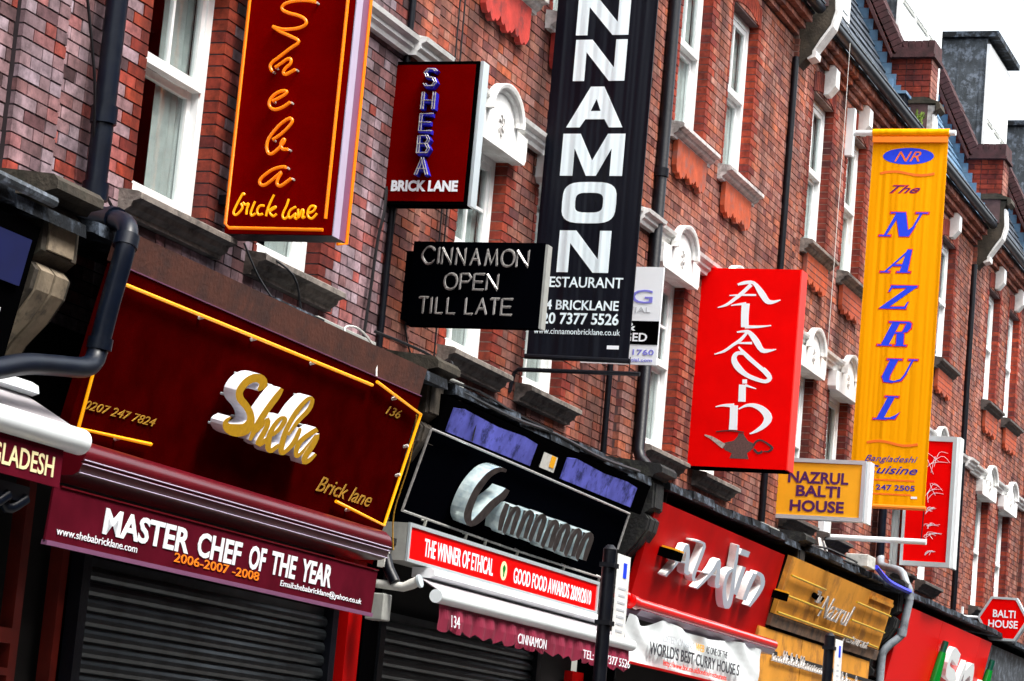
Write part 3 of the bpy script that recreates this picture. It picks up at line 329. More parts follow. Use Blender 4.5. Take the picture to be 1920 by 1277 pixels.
 'S_lampbody': [[(0.346,5.015),(0.366,5.056),(0.453,5.078),(0.491,5.125),(0.498,5.154),(0.544,5.156),(0.56,5.127),(0.596,5.084),(0.653,5.059),(0.661,5.014),(0.596,4.962),(0.615,4.904),(0.425,4.905),(0.444,4.955),(0.372,4.984)]],
}
# ------------------------------------------------------------------ ground
def struct(name, mb, m):
    o = mb.build(name, m); o['kind'] = 'structure'; return o
struct('road', MB().box(-40, 400, -7.0, -2.4, -.3, 0), M['ground'])
struct('ground', MB().box(-600, 900, -700, 500, -.8, -.304), M['ground'])
struct('pavement', MB().box(-40, 400, -2.4, 0.5, -.3, .12), M['paving'])
struct('pavement', MB().box(-40, 400, -9.6, -7.0, -.3, .12), M['paving'])

# ------------------------------------------------------------------ the brick terrace
PW = [6.6, 11.95, 17.1, 22.5, 27.62, 33.0, 38.35, 43.7, 49.0]
COL = ['mauve', 'mauve', 'mixed', 'red', 'red', 'red', 'red', 'mixed']
MOR = ['mortar_mid', 'mortar_dark', 'mortar_light', 'mortar_mid', 'mortar_light', 'mortar_mid', 'mortar_mid', 'mortar_mid']
LOW = [[8.6, 10.3], [13.88, 15.56], [18.86, 20.56], [23.83, 25.66], [29.05, 30.78], [34.55, 36.35], [40.25, 42.1], [45.6, 47.4]]
UPP = [[8.6, 10.3], [13.88, 15.56], [18.9, 20.5], [24.02, 25.7], [29.1, 30.85], [34.8, 36.6], [40.25, 42.0], [45.6, 47.4]]
HW = .475; ZL0, ZL1 = 4.80, 6.50; ZU0, ZU1 = 7.92, 9.66; ZB, ZT = 3.9, 10.02
PROJ = .055
def openings(i):
    return [(c-HW, c+HW, ZL0, ZL1) for c in LOW[i]]+[(c-HW, c+HW, ZU0, ZU1) for c in UPP[i]]
def proj_at(x, i):  # pilaster at the start of each house stands forward
    return PROJ if i and PW[i] <= x < PW[i]+.46 else 0.
def in_view(x, y, z):
    v = Vector((x, y, z))-Vector((0, -7.6, 1.65)); d = v.dot(fw); a = v.dot(r2)/d*5000+960; b = 638.5-v.dot(u2)/d*5000
    return -20 < a < 1940 and -20 < b < 1297
HIDDEN = []
BM = {}
def single_brick(w, deep, h, mt):
    k = (round(w, 3), deep, mt.name)
    if k not in BM:
        mb = MB(); x, y, z = w/2, deep, h/2
        mb.add([(-x, 0, -z), (x, 0, -z), (x, 0, z), (-x, 0, z), (-x, y, -z), (x, y, -z), (x, y, z), (-x, y, z)],
               [(0, 1, 2, 3), (3, 2, 6, 7), (1, 5, 6, 2), (0, 3, 7, 4), (0, 4, 5, 1)])
        me = bpy.data.meshes.new('brick'); me.from_pydata(mb.v, [], mb.f); me.materials.append(mt); BM[k] = me
    return BM[k]
def lay_bricks(i, root):
    x0, x1 = PW[i], PW[i+1]; ops = openings(i); cand = []
    mt, mtj = BR[COL[i]]; ru, ruj = BR['rubbed']
    rows = int((ZT-ZB)/.075)
    for r in range(rows):
        z = ZB+r*.075; zc = z+.0375
        cut = [(a-.0, b+.0) for a, b, c, d in ops if c-.03 < zc < d+.03]
        spans = [(x0, PW[i]+.46)] if i else []; spans += [(PW[i]+.46 if i else x0, x1)]
        for (sa, sb) in spans:
            segs = [(sa, sb)]
            for a, b in cut:
                ns = []
                for p, q in segs:
                    if b <= p or a >= q: ns.append((p, q))
                    else:
                        if a > p: ns.append((p, a))
                        if b < q: ns.append((b, q))
                segs = ns
            for p, q in segs:
                x = p; k = r % 2
                if p == x0 and not i: k = r % 2
                pos = p
                first = True
                while pos < q-.02:
                    w = .2225 if k % 2 == 0 else .1125
                    if first and r % 2: w = .1125 if k % 2 else .2225
                    e = min(pos+w, q)
                    if q-e < .05: e = q
                    eL = any(abs(pos-b) < 1e-6 for a, b in cut); eR = any(abs(e-a) < 1e-6 for a, b in cut)
                    pr = PROJ if (i and pos < PW[i]+.455) else 0.
                    cand.append((pos+(-.003 if eL else 0 if first else .005), e-.005, z+.005, z+.070, pr, eL or eR, eL))
                    pos = e; k += 1; first = False
    vis = []; rest = []
    for c in cand:
        xm = (c[0]+c[1])/2
        if i < 4 and c[0] > 11 and in_view(xm, 0, c[2]) and c[2] > 4.45 and xm < 27 and not c[5]: vis.append(c)
        else: rest.append(c)
    if i < 4:
        vis.sort(key=lambda c: -(c[1]-c[0])/((c[0]+c[1])/2)**2)
        rest += vis[295:]; vis = vis[:295]
    n = 0
    for c in vis:
        me = single_brick(c[1]-c[0], .03, .065, mt)
        o = bpy.data.objects.new('brick', me); C.objects.link(o); o.parent = root
        o.location = Vector(((c[0]+c[1])/2, -c[4]+R.uniform(-.003, .003), (c[2]+c[3])/2))-ROOT[root.name]; n += 1
    A = MB(); B = MB()
    for c in rest:
        j = R.uniform(-.003, .003); t = B if c[5] else A; d = .13 if c[5] else .03
        y = -c[4]+j; X0, X1, Z0, Z1 = c[0], c[1], c[2], c[3]
        t.add([(X0, y, Z0), (X1, y, Z0), (X1, y, Z1), (X0, y, Z1), (X0, d, Z0), (X1, d, Z0), (X1, d, Z1), (X0, d, Z1)],
              [(0, 1, 2, 3), (3, 2, 6, 7), (1, 5, 6, 2), (0, 3, 7, 4), (0, 4, 5, 1)])
    # gauged arches over the upper windows
    for (a, b, c, d) in ops[2:]:
        nb = 14
        for k in range(nb):
            u0 = a-.06+(b-a+.12)*k/nb; u1 = a-.06+(b-a+.12)*(k+1)/nb-.008; xm = (u0+u1)/2; dz = .09*(1-((xm-(a+b)/2)/(HW+.06))**2)
            B.box(u0, u1, -.008, .13, d+dz-.02, d+dz+.2)
    A.build('brickwork', mtj, root, kind='stuff'); B.build('rubbed_brickwork', ruj, root, kind='stuff')
    # mortar bed behind, pierced by the openings
    W = MB(); xs = sorted(set([x0, x1]+[v for o in ops for v in o[:2]]))
    for p, q in zip(xs[:-1], xs[1:]):
        m_ = (p+q)/2; z = ZB
        for o in sorted([o for o in ops if o[0] < m_ < o[1]], key=lambda o: o[2])+[(0, 0, ZT, ZT)]:
            W.box(p, q, .009, .30, z, o[2]); z = o[3]
    if i: W.box(x0+.001, x0+.455, -PROJ+.009, .0085, ZB, ZT)
    W.build('wall', M[MOR[i]], root)

def window(root, cx, z0, z1, upper, hi):
    w = MB().box(cx-HW+.003, cx+HW-.003, .32, .36, z0, z1); 
    f = MB(); a, b = cx-HW+.004, cx+HW-.004
    f.box(a, a+.075, .105, .19, z0, z1); f.box(b-.075, b, .105, .19, z0, z1); f.box(a+.075, b-.075, .107, .19, z1-.07, z1-.001); f.box(a+.075, b-.075, .09, .19, z0+.001, z0+.065)
    W = f.build('window', M['white'], root)
    zm = z0+(z1-z0)*.53
    # upper sash stands forward of the lower one
    s = MB(); y0, y1 = .118, .152
    s.box(a+.076, a+.125, y0, y1, zm, z1-.071); s.box(b-.125, b-.076, y0, y1, zm, z1-.071); s.box(a+.126, b-.126, y0, y1, z1-.125, z1-.072); s.box(a+.06, b-.06, y0-.03, y1, zm-.05, zm+.012)
    s.build('sash', M['white'], W)
    s = MB(); y2, y3 = .153, .186
    s.box(a+.076, a+.125, y2, y3, z0+.066, zm-.051); s.box(b-.125, b-.076, y2, y3, z0+.066, zm-.051); s.box(a+.126, b-.126, y2, y3, z0+.067, z0+.15); s.box(a+.126, b-.126, y2, y3, zm-.1, zm-.052)
    s.build('sash', M['white'], W)
    MB().box(cx-.014, cx+.014, y0+.004, y1-.004, zm+.013, z1-.126).build('glazing_bar', M['white'], W)
    if hi: MB().box(a+.127, b-.127, y0+.005, y1-.005, zm+(z1-zm)*.42, zm+(z1-zm)*.42+.026).build('glazing_bar', M['white'], W)
    if hi: MB().box(cx-.013, cx+.013, y2+.004, y3-.004, z0+.151, zm-.101).build('glazing_bar', M['white'], W)
    MB().box(a+.12, b-.12, .134, .137, zm, z1-.12).build('pane', M['glass'], W)
    MB().box(a+.12, b-.12, .168, .171, z0+.14, zm-.09).build('pane', M['glass'], W)
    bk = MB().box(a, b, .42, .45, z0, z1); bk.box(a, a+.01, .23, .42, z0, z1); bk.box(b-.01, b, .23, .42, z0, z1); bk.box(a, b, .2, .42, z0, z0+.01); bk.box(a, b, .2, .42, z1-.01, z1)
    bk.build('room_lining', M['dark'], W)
    # net curtain gathered in folds down both sides
    cu = MB()
    for (p, q) in ((a+.05, a+.05+.30*R.uniform(.7, 1.3)), (b-.05-.46*R.uniform(.8, 1.1), b-.05)):
        n = 14; pts = [(p+(q-p)*k/n, 200.e-3+.012*math.sin(k*1.9)) for k in range(n+1)]
        cu.add([(x, y, z0+.02) for x, y in pts]+[(x, y, z1-.02) for x, y in pts], [(k, k+1, n+2+k, n+1+k) for k in range(n)])
    cu.build('curtain', M['curtain'], W)
    return W

def sill(W, cx, zt, m, hw=.63):
    prof = [(.10, zt+.03), (-.13, zt), (-.15, zt-.012), (-.15, zt-.045), (-.10, zt-.06), (-.09, zt-.09), (-.05, zt-.115), (-.05, zt-.14), (.05, zt-.14)]
    MB().prof(prof, cx-hw, cx+hw).build('sill', M[m], W)

def apron(root, cx, m, zb, bricky=False):
    F = face_w(-.0); n = 3; w = .98; a = cx-w/2; pts = [(a, zb+.34), (a, zb+.09)]
    for k in range(n):                      # cut and shaped brick drops, no two alike
        p = a+w*k/n; q = w/n; d = R.uniform(-.012, .012)
        for x, z in ((.08, .045), (.2, .03), (.3, .055), (.42, .01), (.55, .0), (.68, .035), (.78, .02), (.9, .05)): pts.append((p+q*x, zb+z+d))
        if k < n-1: pts.append((p+q, zb+.085))
    pts += [(a+w, zb+.09), (a+w, zb+.34)]
    ap = MB().poly(F, pts, .01, .06).build('apron', M[m], root)
    if bricky:
        for k in range(1, 4): MB().box(a+.01, a+w-.01, -.062, -.0605, zb+.02+k*.075, zb+.028+k*.075).build('joint', M['brick_side'], ap)

def hood(root, cx):
    F = face_w(0); w = .60
    pan = [(-w, 6.49), (-w, 6.55), (-w, 6.70)]
    arc = [(.29*math.cos(t), 6.72+.21*math.sin(t)) for t in [math.pi*k/12 for k in range(12, -1, -1)]]
    pts = [(cx+a, b) for a, b in [(-w+.03, 6.48), (-w, 6.52), (-w, 6.70)]+arc+[(w, 6.70), (w, 6.52), (w-.03, 6.48)]]
    h = MB().poly(F, pts, -.02, .10).build('window_hood', M['stone_white'], root)
    MB().box(cx-w+.03, cx+w-.03, .0, .10, 6.479, 6.497).build('lintel', M['stone_white'], h)
    # roll moulding swept round the arch
    mb = MB(); pr = [(0, .0), (0, .03), (.015, .045), (.03, .045), (.04, .075), (.066, .085), (.075, .085), (.075, .0)]
    path = [(.30*math.cos(math.pi*k/16), .215*math.sin(math.pi*k/16)) for k in range(16, -1, -1)]
    n = len(pr); vs = []
    for k, (px, pz) in enumerate(path):
        an = math.pi*(16-k)/16; nx, nz = math.cos(an), math.sin(an)
        for (rr, yy) in pr: vs.append((cx+px+nx*(rr-.02), -.09-yy*.9, 6.715+pz+nz*(rr-.02)))
    fs = [(k*n+j, k*n+(j+1) % n, (k+1)*n+(j+1) % n, (k+1)*n+j) for k in range(len(path)-1) for j in range(n)]
    fs += [tuple(range(n)), tuple((len(path)-1)*n+j for j in range(n))[::-1]]
    mb.add(vs, fs); mb.build('moulding', M['stone_white'], h)
    # small relief ornament
    o = MB(); 
    for k in range(6):
        t = k*1.05; o.ribbon(face_w(-.10), [(cx+.02*math.cos(t), 6.66+.02*math.sin(t), .008), (cx+.055*math.cos(t+.5), 6.66+.075*math.sin(t+.5), .012), (cx+.06*math.cos(t+.9), 6.66+.085*math.sin(t+.9), .006)], 0, .008)
    o.build('ornament', M['sill_light'], h)

def string_run(root, spans, pilx=None):
    for x0, x1, off in spans:
        mb = MB()
        P = [(0, 6.71), (-.05, 6.71), (-.06, 6.74), (-.085, 6.76), (-.085, 6.79), (-.125, 6.81), (-.135, 6.84), (-.02, 6.865), (0, 6.865)]
        mb.prof([(y-(off if y < 0 else 0), z) for y, z in P], x0, x1)
        mb.build('string_course', M['stone_white'], root)

houses = []
LB = ['weathered mauve brick house at the left edge behind the tall black drainpipe', 'mauve brick house whose tall sash window stands above the maroon sign',
      'mixed red and mauve brick house behind the hanging open till late board', 'bright red brick house with orange scalloped panels under two upper windows',
      'red brick house with slate mansard roof beside the hanging yellow banner', 'red brick house with white keystones behind the framed red hanging sign',
      'distant red brick house with boxy white dormer at the right edge', 'farthest brick house of the terrace with a slate roof at the right edge']
for i in range(8):
    x0, x1 = PW[i], PW[i+1]
    h = thing('terraced_brick_house', LB[i], 'house', ((x0+x1)/2, 0, 0), 'brick houses of the terrace'); houses.append(h)
    lay_bricks(i, h)
    for k, cx in enumerate(LOW[i]):
        W = window(h, cx, ZL0, ZL1, False, i in (2, 3)); sill(W, cx, 4.79, 'sillstone' if i < 4 else 'sill_dark')
        hood(h, cx)
    for k, cx in enumerate(UPP[i]):
        W = window(h, cx, ZU0, ZU1, True, False); sill(W, cx, 7.90, 'sill_light' if i in (3, 2) else 'sill_dark' if i > 4 else 'sillstone')
        apron(h, cx, 'terracotta_red' if i == 2 else 'terracotta', 7.43, i >= 4)
        if i >= 4:
            MB().prof([(0, 9.72), (-.06, 9.72), (-.14, 9.82), (-.14, 10.03), (-.10, 10.07), (0, 10.07)], cx-.09, cx+.09).build('keystone', M['stone_white'], h)
    sp = []; cur = x0
    if i: sp.append((x0-.04, x0+.5, PROJ)); cur = x0+.5
    for cx in LOW[i]: sp.append((cur, cx-.29, 0)); cur = cx+.29
    sp.append((cur, x1-.04, 0)); string_run(h, sp)
    # corbelled brick eaves, gutter
    for k, (y, z0, z1) in enumerate(((.055, 10.0, 10.07), (.12, 10.075, 10.145), (.19, 10.15, 10.24))):
        mb = MB(); n = int((x1-x0-.5)/.11)
        for j in range(n):
            a = x0+.48+j*(x1-x0-.5)/n; mb.box(a, a+(x1-x0-.5)/n-.007, -y+R.uniform(-.003, .003), .25, z0, z1)
        mb.build('corbel_course', BR[COL[i]][1], h, kind='stuff')
    MB().box(x0, x1, 0.26, .4, 10.0, 10.45).build('eaves_wall', M['brick_side'], h)
    MB().box(x0+.47, x1-.02, -.215, .26, 10.242, 10.262).build('soffit', M['lead_dark'], h)
    g = MB().tube([(x0+.47, -.275, 10.30), (x1-.05, -.275, 10.30)], .062, 12).build('gutter', M['blue_iron'], h, smooth=True)
    MB().box(x0+.47, x1-.05, -.335, -.215, 10.345, 10.365).build('gutter_lip', M['lead'], g)
    # mansard in coursed slates
    sl = 2.14; mb = MB(); Fm = Frame((0, -.10, 10.37), (1, 0, 0), (0, 1, sl)); L = 4.4; crs = 22
    und = MB().fbox(Fm, x0+.3, x1-.05, 0, L, -.12, -.03); und.build('roof_deck', M['dark'], h)
    for r in range(crs):
        b0 = r*L/crs; off = (r % 2)*.11; x = x0+.3-off
        while x < x1-.05:
            a, b = max(x, x0+.3), min(x+.215, x1-.05)
            if b-a > .03:
                j = R.uniform(0, .01); q = R.uniform(-.006, .006)
                mb.add([Fm.p(a, b0+q, .02+j), Fm.p(b, b0+q, .02+j), Fm.p(b, b0+L/crs+.05, 0), Fm.p(a, b0+L/crs+.05, 0), Fm.p(a, b0+q, -.015), Fm.p(b, b0+q, -.015), Fm.p(b, b0+L/crs, -.03), Fm.p(a, b0+L/crs, -.03)],
                       [(0, 1, 2, 3), (0, 4, 5, 1), (1, 5, 6, 2), (0, 3, 7, 4)])
            x += .22
    mb.build('roof', M['slate'] if i != 5 else M['lead_sky'], h, kind='stuff')
    # dormer with a boxy white front
    if i >= 4:
        d0 = x0+(.6 if i == 5 else 1.5); d1 = x0+3.25; zt = 13.62; dy = .28
        D = MB().box(d0, d1, dy, 2.2, 10.9, zt).build('dormer', M['lead'], h)
        fr = MB(); fr.box(d0-.03, d1+.03, dy-.05, dy-.002, 10.95, zt-.1)
        fr.build('window_frame', M['white'], D)
        for k in range(3):
            pw_ = (d1-d0)/3-.04; a = d0+.06+k*(pw_+.03); MB().box(a, a+pw_-.08, dy-.062, dy-.052, 12.35, 13.35).build('pane', M['white_metal'], D)
            MB().box(a, a+pw_-.08, dy-.062, dy-.052, 11.2, 12.25).build('pane', M['white_metal'], D)
            MB().box(a+.02, a+pw_-.1, dy-.075, dy-.0625, 12.27, 12.31).build('transom', M['plastic_grey'], D)
        MB().box(d0-.1, d1+.1, dy-.18, 2.25, zt+.002, zt+.09).build('flat_roof', M['lead_dark'], D)
        for k in range(5): MB().box(d0-.012, d0-.002, dy+.05+k*.36, dy+.09+k*.36, 11, zt-.02).build('lead_roll', M['lead'], D)

# raised party walls between the roofs, with console below
def parapet(root, X, light=False, full=True):
    w = .40; A = MB()
    def yb(z): return .02+(z-10.45)/2.12                       # where the slates meet the party wall
    core = [(-.36, 10.35), (-.36, 11.30), (.10, 11.30), (1.35, 13.83), (1.62, 13.83), (0.02, 10.35)]
    MB().prof([(y+.012 if y < 0 else y+.01, z-.004) for y, z in core], X+.012, X+w-.01).build('parapet_core', M['mortar_mid'], root)
    # side face bricks stepping down against the slope
    r = 0; z = 10.78
    while z < 13.7:
        ymax = yb(z)-.03; ymin = -.36 if z < 11.25 else .10+(z-11.30)/2.02+.02
        y = ymin; k = r % 2
        while y < ymax-.03:
            l = .215 if k % 2 == 0 else .1025; e = min(y+l, ymax)
            A.box(X-R.uniform(.0, .005), X+w, y+.004, e-.004, z+.004, z+.070) if e-y > .03 else None
            y = e+.004; k += 1
        z += .075; r += 1
    A.build('parapet_brickwork', BR['rubbed'][1], root, kind='stuff')
    st = MB(); z = 10.5; k = 0
    while z < 13.6: st.box(X-.012, X-.006, yb(z)-.17, yb(z)+.09, z, z+.145); z += .15
    st.build('stepped_flashing', M['lead_sky'], root)
    # coping: two brick courses on edge along the slope, level over the kneeler
    cp = MB(); o = X-.07; e = X+w+.05
    cp.prof([(-.42, 11.30), (.13, 11.30), (.13, 11.34), (-.42, 11.34)], o-.02, e+.02); cp.prof([(-.40, 11.342), (.11, 11.342), (.05, 11.44), (-.40, 11.44)], o, e)
    cp.prof([(.13, 11.31), (.155, 11.29), (1.40, 13.82), (1.33, 13.86)], o-.02, e+.02)
    cp.build('coping', M['black_iron'] if not full else M['brick_side'], root)
    cb = MB(); Fc = Frame((0, .10, 11.38), (1, 0, 0), (0, 1, 2.02)); n = 32
    for k in range(n): cb.fbox(Fc, X-.05, X+w+.03, k*.085, k*.085+.077, -.02, .115+R.uniform(-.006, .006))
    for k in range(5): cb.box(X-.05, X+w+.03, -.40+k*.087, -.40+k*.087+.079, 11.442, 11.53+R.uniform(-.004, .004))
    cb.build('coping_brickwork', BR['mauve'][1] if 0 else M['brick_side'], root, kind='stuff')
    fb = MB()
    for k in range(7): fb.box(X-.004, X+w, -.372, -.361, 10.78+k*.075, 10.845+k*.075)
    fb.build('front_brickwork', BR['red'][1], root, kind='stuff')
    prof = [(0, 10.70), (-.44, 10.68), (-.44, 10.62), (-.40, 10.57), (-.42, 10.30), (-.38, 10.14), (-.27, 9.98), (-.20, 9.86), (-.20, 9.80), (-.14, 9.76), (-.06, 9.67), (0, 9.67)]
    cw = .24
    cs = MB().prof(prof, X+.02, X+cw).build('console', M['sill_light' if light else 'darkstone'], root)
    MB().prof([(-.02, 10.78), (-.30, 10.79), (-.50, 10.72), (-.52, 10.64), (-.46, 10.60), (-.45, 10.701), (-.02, 10.702)], X-.01, X+cw+.06).build('cap_stone', M['darkstone'], cs)
    MB().prof([(-.405, 10.56), (-.425, 10.30), (-.385, 10.135), (-.275, 9.975), (-.21, 9.86), (-.225, 9.85), (-.30, 9.96), (-.41, 10.12), (-.455, 10.30), (-.435, 10.565)], X+.035, X+cw+.01).build('scroll_face', M['stone_white'], cs)
    MB().prof([(-.21, 9.855), (-.245, 9.84), (-.24, 9.77), (-.15, 9.745), (-.14, 9.77)], X+.03, X+cw+.01).build('scroll_end', M['stone_white'], cs)
for i, X in ((4, 27.62), (5, 33.0), (6, 38.35), (7, 43.7)): parapet(houses[i], X, light=(i == 5))
h5 = houses[4]
hp = MB().box(32.62, 32.86, -.12, .12, 10.44, 10.72).build('rainwater_hopper', M['blue_iron'], h5); MB().box(32.58, 32.9, -.15, .14, 10.722, 10.76).build('hopper_lid', M['lead_sky'], hp)
MB().box(32.7, 32.74, .06, .12, 10.76, 10.95).build('hopper_lid', M['lead_sky'], hp)
t = MB()
for k in range(26): x = 32.75+R.uniform(-.16, .16); z = 10.40+R.uniform(-.05, .07); y = -.3+R.uniform(-.05, .04); t.tube([(x, y, z), (x+R.uniform(-.04, .04), y-R.uniform(0, .05), z+R.uniform(.03, .09))], [.014, .004], 4)
tag(t.build('moss_tuft', M['moss']), 'small green tuft growing at the end of the gutter above the yellow banner', 'moss')
# ------------------------------------------------------------------ opposite side of the street
op = thing('opposite_building', 'plain brown brick building across the street, behind the photographer', 'building', (20, -9.8, 0))
MB().box(-30, 90, -14, -9.7, 0, 12).build('wall', M['opposite'], op)

# ------------------------------------------------------------------ drainpipes and cables on the wall
def pipe(name, label, pts, r, m, collars=(), sm=0, cat='drainpipe', group=None):
    t = thing(name, label, cat, pts[-1] if isinstance(pts[-1], tuple) else tuple(pts[-1]), group)
    MB().tube(pts, r, 14, smooth=sm).build('pipe', M[m], t, smooth=True)
    for (p, q) in collars: MB().tube([p, q], r*1.22, 14).build('collar', M[m], t, smooth=True)
    return t
pipe('drainpipe', 'thick black cast iron drainpipe elbowing over the left shop corner', [(12.78, -.12, 9.9), (12.78, -.12, 4.62)], .062, 'blue_iron', [((12.78, -.12, 5.06), (12.78, -.12, 5.16)), ((12.78, -.12, 4.62), (12.78, -.12, 4.72))])
# ------------------------------------------------------------------ shopfronts
FS = face_t(-.52, 3.25, -.70, 4.10); FC = face_t(-.40, 3.40, -.56, 3.97); FA = face_t(-.39, 3.36, -.56, 4.17)
FN = face_t(-.45, 3.50, -.62, 4.19); FR = face_t(-.36, 3.00, -.60, 4.20); F0 = face_t(-.45, 3.45, -.58, 4.15)
def console(root, X, w=.34, m='cream'):
    body = M['darkstone'] if X < 22 else M['lead_black']
    P = [(0.0, 4.40), (-.50, 4.36), (-.56, 4.30), (-.56, 4.08), (-.50, 4.03), (-.54, 3.98), (-.52, 3.88), (-.44, 3.76), (-.33, 3.64), (-.27, 3.52), (-.26, 3.40), (-.32, 3.34), (-.30, 3.28), (0, 3.22)]
    c = MB().prof(P, X, X+w).build('console_bracket', body, root)
    MB().prof([(-.5, 4.30), (-.572, 4.29), (-.572, 4.09), (-.5, 4.08)], X+.05, X+w-.05).build('block_face', M[m], c)
    s = MB()
    q = [(-.515, 4.02), (-.555, 3.98), (-.535, 3.88), (-.455, 3.75), (-.345, 3.63), (-.285, 3.515), (-.275, 3.40), (-.2, 3.4), (-.25, 3.6), (-.4, 3.8)]
    s.prof(q, X+.04, X+w/2-.01); s.prof(q, X+w/2+.012, X+w-.04); s.build('scroll', M[m], c)
    MB().prof([(.0, 4.52), (-.62, 4.46), (-.65, 4.43), (-.65, 4.385), (-.58, 4.37), (-.56, 4.342), (0, 4.40)], X-.06, X+w+.06).build('cap_slab', body, c)
    MB().box(X, X+w, -.24, 0.0, 0, 3.25).build('pilaster', M['black'], root)
    return c
def shop(label, x0, x1, ztop=4.30, ylip=-.62, shutter=None):
    s = thing('shopfront', label, 'shopfront', ((x0+x1)/2, 0, 0), 'shopfronts below the brick terrace')
    MB().box(x0, x1, .0, .012, 0, 3.9).box(x0, x1, -.42, 0.0, 3.16, 3.2).build('recess', M['dark'], s)
    L = MB(); n = 7
    for k in range(n):          # dressed lead in bays, edges never quite straight
        a = x0+(x1-x0)*k/n; b = x0+(x1-x0)*(k+1)/n-.004; d = R.uniform(-.02, .02); e = R.uniform(-.02, .015)
        L.prof([(0.0, 4.50+e), (-.18, 4.44+e), (ylip+d, ztop+e), (ylip+d-.012, ztop-.07+e), (ylip+d+.03, ztop-.07), (0, ztop)], a, b)
    L.build('lead_ledge', M['lead_dark'], s)
    if shutter:
        a, b, z1, y = shutter
        sh = MB().box(a-.05, b+.05, y+.05, y+.07, .1, z1).build('roller_shutter', M['shutter'], s)
        me = None; z = .16
        while z < z1-.05:
            if me is None:
                q = MB(); off = ROOT[s.name]
                pts = [(0, -.038), (-.016, -.032), (-.027, -.012), (-.027, .012), (-.016, .032), (0, .040)]
                q.prof(pts, a, b); me = bpy.data.meshes.new('slat'); me.from_pydata(q.v, [], q.f); me.materials.append(M['shutter'])
            o = bpy.data.objects.new('slat', me); C.objects.link(o); o.parent = sh; o.location = (-off.x, y+.045+R.uniform(-.002, .002)-off.y, z-off.z); z += .086
        for xx in (a-.09, b+.0): MB().box(xx, xx+.09, y-.02, y+.06, .1, z1).build('guide_rail', M['plastic_grey'] if 0 else M['black_iron'], sh)
    return s
s0 = shop('dark blue shopfront at the left edge under the white awning roll', 7, 11.9, 4.30, -.6)
console(s0, 11.56, .36)
MB().fbox(F0, 7, 11.5, -.1, .74, -.08, 0).build('fascia_board', M['black'], s0)
MB().fbox(F0, 7, 11.42, .42, .66, .001, .02).build('blue_panel', M['navy_board'], s0)
MB().tube([(8, -.64, 4.36), (11.5, -.64, 4.31)], .03, 8).build('lamp_tube', M['lead'], s0)
for k in range(3): MB().ribbon(F0, [(10.95+k*.13, .20+.03*k, .02), (11.08+k*.13, .22+.03*k, .02)], 0, .004).build('letter_stroke', M['text_white'], s0)
s1 = shop('dark shopfront with closed grey shutter below the maroon sign with gold script', 11.96, 16.9, 4.33, -.66, (13.05, 16.35, 2.66, -.2))
console(s1, 16.78, .30, 'darkstone')
pp = MB().box(16.55, 16.82, -.24, -.1, 0, 3.1).build('red_post', M['red_board'], s1)
for (a, b, z0, z1) in ((11.62, 11.69, 1.2, 3.1), (12.42, 12.50, 1.2, 3.0), (11.69, 12.42, 2.12, 2.20), (11.69, 12.42, 1.95, 1.99), (12.86, 12.93, 1.2, 2.7)):
    MB().box(a, b, -.14, -.06, z0, z1).build('door_frame', M['wood_dark'], s1)
s2 = shop('black shopfront with blue boards and closed shutter under the scalloped crimson valance', 17.16, 21.9, 4.33, -.60, (17.5, 20.7, 2.75, -.1))
console(s2, 22.05, .32, 'lead_black')
MB().fbox(FC, 17.0, 21.75, .60, .86, -.06, -.001).build('fascia_board', M['black'], s2)
for a, b in ((17.15, 18.88), (19.60, 21.40)): MB().poly(FC, [(a, .625), (b, .625), (b, .80), (b-.3, .815), ((a+b)/2, .80), (a+.2, .82), (a, .80)], 0, .012).build('blue_panel', M['blue_board'], s2)
MB().box(21.6, 21.9, -.12, -.05, 0, 2.6).build('red_post', M['red_board'], s2)
s3 = shop('red shopfront under the chrome letters, dark below its pale cloth banner', 22.45, 27.2, 4.36, -.60)
console(s3, 27.2, .3, 'lead_black')
s4 = shop('timber boarded shopfront with orange plywood fascia', 27.5, 32.3, 4.36, -.64)
console(s4, 32.2, .3, 'lead_black')
s5 = shop('far shopfront with glossy red fascia and puffy white letters', 32.6, 38.4, 4.36, -.66)
s6 = shop('distant grey shopfront right of the glossy red fascia', 38.6, 49, 4.36, -.62)
MB().fbox(face_t(-.4, 3.0, -.5, 4.2), 38.6, 49, 0, 1.2, -.05, 0).build('fascia_board', M['lead'], s6)

# --- the maroon fascia sign with gold script
g = thing('fascia_sign', 'long maroon fascia sign with gold script letters and yellow neon outline', 'shop sign', (14.2, -.55, 3.25), 'fascia signs over the shops')
MB().poly(FS, [(12.1, -.28), (16.36, -.28), (16.36, .60), (16.34, .885), (12.1, .885)], -.06, 0).build('board', M['maroon'], g)
MB().fbox(FS, 12.1, 16.34, .887, .893, -.03, .006).build('edge_trim', M['mauve_side'], g)
MB().fbox(FS, 12.1, 16.34, .895, 1.075, -.07, -.012).build('upper_board', M['brown_board'], g)
def offset(pl, d): return d
def neon3(name, F, strokes, c, r, m, root, smooth=3, studs=True):
    for st in strokes:
        o = MB().tube([F.p(q[0], q[1], c) for q in st], r, 8, smooth=smooth if len(st) > 3 else 0).build(name, M[m], root, smooth=True)
        if studs and len(st) > 3:
            for q in (st[0], st[-1]): MB().tube([F.p(q[0], q[1], 0), F.p(q[0], q[1], c-r)], r*.7, 6).build('stud', M['plastic'], o)
def straight(name, F, st, c, r, m, root):
    return MB().tube([F.p(q[0], q[1], c) for q in st], r, 8).build(name, M[m], root, smooth=True)
for st in T['F_neon']: straight('neon_tube', FS, st, .03, .0105, 'neon_bright', g)
